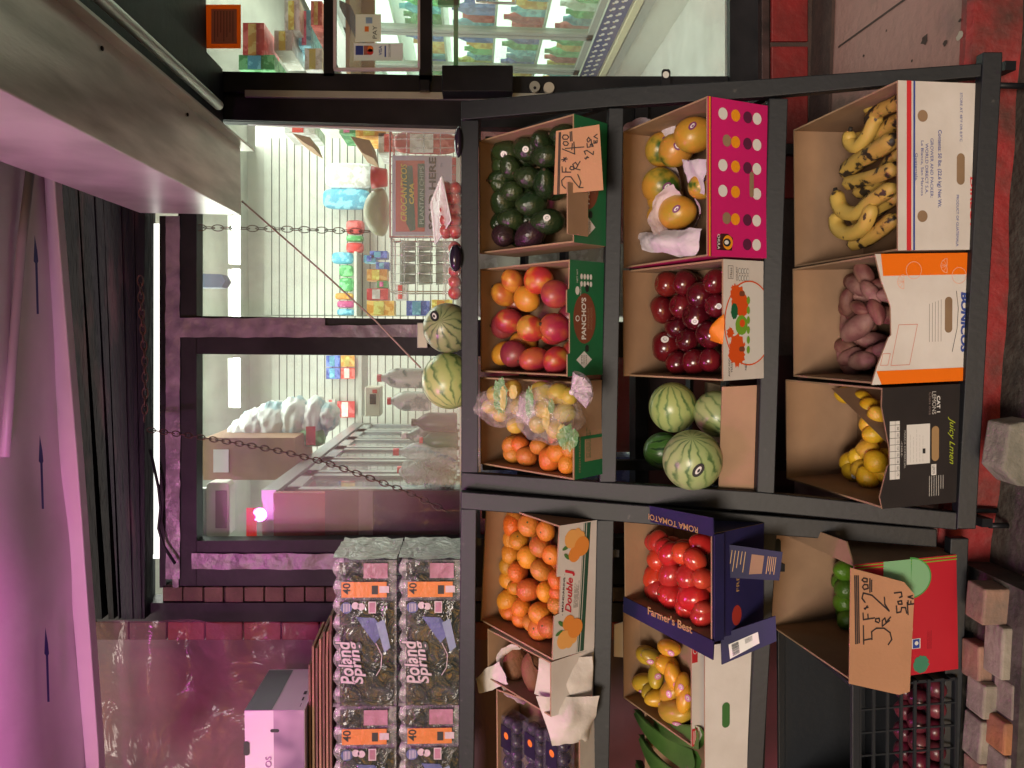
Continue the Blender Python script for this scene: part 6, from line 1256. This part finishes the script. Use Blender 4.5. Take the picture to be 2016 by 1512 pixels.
def pack(label, pxb, y0, y1, Y, z0, last=False):
    A = onY(pxb, y0, Y); B = onY(pxb, y1, Y); W = A.x-B.x; Hh = .216; D = .26
    M = Matrix.Translation((B.x, Y, z0)); t = thing('water_pack', label, 'water pack', M, 'shrink wrapped water packs on the left rack')
    nb = 8; st = W/nb
    for i in range(nb):
        for j in range(4):
            if j in (1, 2) and i < nb-1: continue
            o = bpy.data.objects.new('bottle', botm); COL.objects.link(o); o.parent = t; o.matrix_basis = Matrix.Translation((st*(i+.5), .03+j*.064, .002))
    nu, nv = nb*8, 14; V = []; Fc = []
    prof = lambda z: (0 if z < .14 else (z-.14)/.076*.012)
    for j in range(nv+1):
        z = Hh*j/nv*.99
        for i in range(nu+1):
            x = W*i/nu; b = abs(math.sin(math.pi*i/8)); y = -.002-.007*b+prof(z)+.004*noise.noise(Vector((x*30, z*40, pxb))); zz_ = z*(1-.06*(1-b)*(j/nv)**3)
            V.append(Vector((x, y, zz_)))
    for j in range(nv):
        for i in range(nu): q = j*(nu+1)+i; Fc.append([q, q+1, q+nu+2, q+nu+1])
    g = MB(M); g.add(V, Fc, SHR, True)
    # ends and top
    for x in (0, W):
        V = []; Fc = []
        for j in range(11):
            for i in range(13): z = Hh*j/10; V.append(Vector((x+(.006 if x else -.006)*(1+1.6*noise.noise(Vector((i*.6, z*50, x+pxb)))), D*i/12, z)))
        for j in range(10):
            for i in range(12): q = j*13+i; Fc.append([q, q+1, q+14, q+13])
        g.add(V, Fc, film('end_wrap_lit_tone', (.86, .88, .84), .88, .2, .9, 14, .97), True)  # end film coloured whiter to imitate window light falling on it
    V = []; Fc = []
    for i in range(nb*4+1):
        for j in range(13): b = abs(math.sin(math.pi*i/4))*abs(math.sin(math.pi*j/3)); V.append(Vector((W*i/(nb*4), D*j/12, Hh-.014+.014*b)))
    for i in range(nb*4):
        for j in range(12): q = i*13+j; Fc.append([q, q+1, q+14, q+13])
    g.add(V, Fc, film('top_wrap', (.6, .56, .6), .15, .07, .6, 14, .4), True); g.build('shrink_wrap', t)
    g = MB(M); y = -.013; k = W/283.0; X = lambda yy: W-(yy-1102)*k
    dd = lambda x, z, e=0: Vector((x, y-e, z)); Zf = lambda xx: Hh-(xx-655)*Hh/135.0
    q4 = lambda x0, za, x1, zb, m, e=0, sk=0: g.poly([dd(x0, za, e), dd(x1, za, e), dd(x1+sk, zb, e), dd(x0+sk, zb, e)], m)
    q4(X(1140), Zf(745), X(1104), Zf(672), FG); q4(X(1135), Zf(772), X(1106), Zf(722), FP, .0004)
    q4(X(1172), Zf(770), X(1142), Zf(676), FO, .0006); g.text('40', dd(X(1166), Zf(695), .0012), FX, FZ, 22*k, 15*k, INK, .02); q4(X(1166), Zf(752), X(1149), Zf(739), INK, .001); q4(X(1163), Zf(775), X(1150), Zf(755), FW_, .001)
    q4(X(1385), Zf(785), X(1180), Zf(672), FG, -.0006)
    g.disc(dd(X(1192), Zf(686), .0008), FX, FZ, 11*k, 11*k, FB, 20); 
    for i in range(5): q4(X(1201)+i*.001, Zf(680+i*3), X(1184), Zf(681+i*3), WT, .0011)
    for yy, xx in ((1188, 705), (1190, 717)): g.disc(dd(X(yy), Zf(xx), .0008), FX, FZ, 7*k, 7*k, FW_, 16)
    q4(X(1203), Zf(748), X(1180), Zf(732), FW_, .0008); q4(X(1201), Zf(746), X(1182), Zf(734), FP, .0011)
    g.poly([dd(X(1262), Zf(745), .0004), dd(X(1232), Zf(722), .0004), dd(X(1210), Zf(706), .0004), dd(X(1212), Zf(745), .0004), dd(X(1240), Zf(765), .0004)], FB); g.poly([dd(X(1280), Zf(765), .0005), dd(X(1222), Zf(748), .0005), dd(X(1215), Zf(765), .0005), dd(X(1270), Zf(778), .0005)], mat('label_sky', (.2, .28, .42), .35, bump=.3, bscale=30))
    for s, zz_, sh in (('Poland', 703, .0), ('Spring', 727, .0)):
        o = dd(X(1340), Zf(zz_+2), .004); XX = Vector((1, 0, .13)).normalized(); g.text(s, o+Vector((-.002, .0004, -.002)), XX, FZ, 86*k, 30*k, mat('label_dark', (.03, .05, .06), .4), .07, .1); g.text(s, o, XX, FZ, 84*k, 27*k, FW_, .02, .1)
    g.stroke([(X(1310), Zf(678)), (X(1280), Zf(672)), (X(1255), Zf(674))], dd(0, 0, .001), FX, FZ, .002, FW_); g.stroke([(X(1325), Zf(748)), (X(1310), Zf(758)), (X(1285), Zf(760)), (X(1262), Zf(748))], dd(0, 0, .001), FX, FZ, .0025, FW_)
    g.build('printed_wrap', t)
zt_ = onR(909, 1300, .01, 1).z; YP = onR(909, 1300, .02, 1).y+.01
for k, (y0, y1) in enumerate(((1102, 1384), (1388, 1672))):
    pack(['bottom right pack of bottled water, standing on the left rack', 'bottom left pack of bottled water, cut by the frame'][k], 905, y0, y1, YP, zt_+.0)
    pack(['top right pack of bottled water, with caps showing', 'top left pack of bottled water, cut by the frame'][k], 905, y0, y1, YP+.004, zt_+.221)
# cardboard flats and the white fruit box standing behind/above the packs
FLT = mat('old_flat_card', (.22, .13, .09), .85, c2=(.14, .08, .06), scale=6); stk_t = thing('cardboard_stack', 'stack of flattened brown cardboard at the left above the water packs', 'cardboard', onY(650, 1420, YP+.1))
zb = zt_+.221+.218
zb = zb
for k in range(7):
    g = MB(); z0 = zb+.002+k*.0125; a = onY(650, 1265+k*7 if k % 2 else 1240+k*16, YP+.05); g.prism([Vector((-2.0, YP+.01+.004*k, z0)), Vector((a.x-.02*k, YP+.01+.004*k, z0)), Vector((a.x+.05, YP+.05, z0+.004)), Vector((a.x+.06, YP+.25, z0+.006)), Vector((-2.0, YP+.25, z0))], (0, 0, .007), [FLT, KRAFT][k % 2]); g.build('flat', stk_t)
zb2 = zb+.002+7*.0125
bx = thing('white_fruit_box', 'white and green printed fruit box on the flattened cardboard, lit magenta', 'carton', (onY(560, 1392, YP).x, YP, zb2)); a = onY(600, 1392, YP+.02).x
WB = mat('white_box_print', (.66, .6, .64), .5); hz = (onY(481, 1392, YP).z-zb2); FGN = mat('box_green', (.16, .24, .20), .5)
g = MB(); g.box((a-.5, YP, zb2), (a, YP+.32, zb2+hz), WB); g.build('carton', bx, .002)
g = MB(); g.poly([(a-.5, YP-.001, zb2+.002), (a-.001, YP-.001, zb2+.002), (a-.001, YP-.001, zb2+hz*.52), (a-.5, YP-.001, zb2+hz*.52)], mat('fruit_photo', (.16, .09, .18), .5, c2=(.42, .3, .4), scale=9, detail=1)); g.poly([(a+.001, YP+.002, zb2+hz*.55), (a+.001, YP+.31, zb2+hz*.55), (a+.001, YP+.31, zb2+hz), (a+.001, YP+.002, zb2+hz)], FGN)
for i in range(6): g.poly([(a+.0015, YP+.02+i*.045, zb2+.02), (a+.0015, YP+.045+i*.045, zb2+.02), (a+.0015, YP+.045+i*.045, zb2+.022+.004*(i % 3)), (a+.0015, YP+.02+i*.045, zb2+.022+.004*(i % 3))], INK)
g.stadium((a-.07, YP-.002, zb2+hz*.5), FX, FZ, .012, .03, INK); g.stadium((a-.13, YP-.0022, zb2+hz*.97), FX, FZ, .05, .02, INK); g.text('DOS', Vector((a-.22, YP-.0022, zb2+hz*.56)), FX, FZ, .06, .02, mat('violet_ink', (.3, .08, .3), .5)); g.build('print', bx)
# ------------------------------------------------------------------ chains, stick, plastic sheet, cables
CHN = mat('rusty_chain', (.07, .05, .045), .5, metal=.7, c2=(.12, .06, .04), scale=30)
def linkmesh(r, L_, w_):
    pts = []
    for i in range(17):
        a = 2*math.pi*i/16; pts.append(Vector((w_*math.cos(a), 0, L_*math.sin(a))))
    return small_mesh('link', lambda g: g.tube(pts, r, CHN, 6, cap=False))
def chain(label, pts, step, rad=.0028):
    lm = linkmesh(rad, step*.68, step*.36); t = thing('chain', label, 'chain', pts[0]); Q = [Vector(p) for p in pts]; P = []; acc = 0; P.append(Q[0])
    for a, b in zip(Q, Q[1:]):
        L_ = (b-a).length; s = step-acc
        while s < L_: P.append(a.lerp(b, s/L_)); s += step
        acc = (acc+L_) % step
    for i, (a, b) in enumerate(zip(P, P[1:])):
        if i > 98: break
        d = (b-a).normalized(); o = bpy.data.objects.new('link', lm); COL.objects.link(o); o.parent = t
        x = d.cross(Vector((0, 1, 0))).normalized(); y = d.cross(x); Mx = Matrix((x, y, d)).transposed().to_4x4()
        if i % 2: Mx = Mx @ Matrix.Rotation(math.radians(80), 4, 'Z')
        o.matrix_basis = Matrix.Translation((a+b)/2-t.matrix_basis.translation) @ Mx
chain('rusty chain sagging across the left window down to the rack', [onY(x, y, 2.98-.0006*(x-290)) for x, y in ((292, 846), (390, 860), (480, 875), (560, 890), (640, 910), (720, 938), (800, 968), (890, 1012))], .027, .0022)
chain('short dark chain hanging on the boards above the windows', [onY(x, y, 2.93) for x, y in ((276, 545), (279, 620), (285, 700), (286, 780), (284, 835))], .03)
chain('straight chain hanging in front of the right window', [onY(x, y, 3.12) for x, y in ((386, 448), (560, 451), (740, 456))], .034, .0018)
g = MB(); g.tube([onY(476, 396, 2.78), onY(640, 540, 2.82), onY(740, 632, 2.8), onY(828, 724, 2.75)], .0032, mat('brown_cord', (.34, .24, .21), .6, bump=.3), 8); tag(g.build('rope'), 'taut brown cord running from the steel housing down to the melons', 'cord')
g = MB(); g.tube([onY(x, y, 3.05) for x, y in ((296, 885), (312, 960), (316, 1000), (312, 1040), (322, 1075), (345, 1110))], .006, BLK, 8); tag(g.build('black_cable'), 'thin black cable looping across the lit strip above the window', 'cable')
PLS = film('hanging_plastic', (.28, .10, .17), .16, .14, .8, 6, .42)
V = []; Fc = []; n1, n2 = 50, 40
for i in range(n1+1):
    for j in range(n2+1):
        x = 170+i*(900-170)/n1; y = 1225+j*(1900-1225)/n2; p = onY(x, y, 2.95); p.y += .05*noise.noise(Vector((x*.012, y*.006, 0)))+.025*abs(noise.noise(Vector((x*.004+y*.012, y*.02-x*.01, 3)))); V.append(p)
for i in range(n1):
    for j in range(n2): q = i*(n2+1)+j; Fc.append([q, q+1, q+n2+2, q+n2+1])
g = MB(); g.add(V, Fc, PLS, True); tag(g.build('plastic_sheet'), 'dusty clear plastic sheet hanging over the maroon wall at left', 'plastic sheet')
# ------------------------------------------------------------------ loose pavers and the concrete lump
PV = [mat('paver_tan', (.32, .18, .13), .85, c2=(.20, .14, .11), scale=10, bump=.5, bscale=50), mat('paver_grey', (.32, .28, .23), .85, c2=(.20, .17, .14), scale=10, bump=.5, bscale=50), mat('paver_orange', (.38, .16, .07), .85, c2=(.26, .12, .07), scale=10, bump=.5, bscale=50)]
zp = lambda x, y: (1500+x*S2, 1000+y*S2)
for k, (x0, y0, x1, y1, mi, Y, d) in enumerate(((1225, 470, 1480, 690, 0, 1.90, 'tan paver at the right end of the loose row'), (1335, 702, 1515, 1012, 1, 1.88, 'long worn grey paver lying next to the tan end paver'), (1195, 812, 1352, 1030, 0, 1.95, 'orange tan paver behind the long grey one'), (1225, 1036, 1392, 1240, 1, 1.92, 'pale grey paver set against the rack foot'), (1394, 1036, 1530, 1250, 1, 1.86, 'grey green paver in the front row'),
        (1205, 1244, 1340, 1500, 1, 1.93, 'grey paver standing behind the orange one'), (1344, 1256, 1490, 1450, 2, 1.86, 'bright orange paver in the front row'), (1205, 1504, 1350, 1700, 0, 1.93, 'tan paver at the left frame edge'), (1350, 1456, 1500, 1680, 1, 1.86, 'dark paver in the front corner at left'))):
    a = onY(*zp(x1, y1), Y); b = onY(*zp(x0+70, y0), Y); g = MB(); g.box((a.x+.003, Y, a.z), (b.x, Y+.075, b.z), PV[mi]); o = g.build('paver', bevel=.006); o.rotation_euler.z = .05*((k*37) % 5-2)/2; tag(o, d, 'paver', 'loose pavers by the left rack')
zlo = onY(2001, 1300, 1.86).z
g = MB(); xa = onY(1980, 1760, 1.9).x; xb = onY(1980, 1150, 1.9).x; g.box((xa, 1.84, .001), (xb, 2.15, max(.02, zlo)), WALK); struct(g.build('paver_bed'))
P = [onY(x, y, 1.86) for x, y in ((1988, 836), (2040, 828), (2065, 890), (2050, 960), (2005, 958), (1974, 925))]
CON = mat('rough_concrete', (.26, .24, .20), .9, c2=(.17, .16, .13), scale=9, bump=.8, bscale=40)
g = MB(); g.prism(P, (.005, .07, .012), CON); tag(g.build('concrete_lump', bevel=.006), 'chipped grey concrete lump in front of the right rack', 'concrete block')
rr = random.Random(8); g = MB()
for i in range(70):
    c0 = Vector((rr.uniform(-1.2, 1.3), rr.uniform(1.45, 1.98), .003)); s = rr.uniform(.002, .007); g.ell(c0, (s*1.6, s, s*.5), CON if i % 3 else KRAFT, 6, 4)
tag(g.build('grit'), 'scattered grit and small litter on the sidewalk', 'litter', kind='stuff')
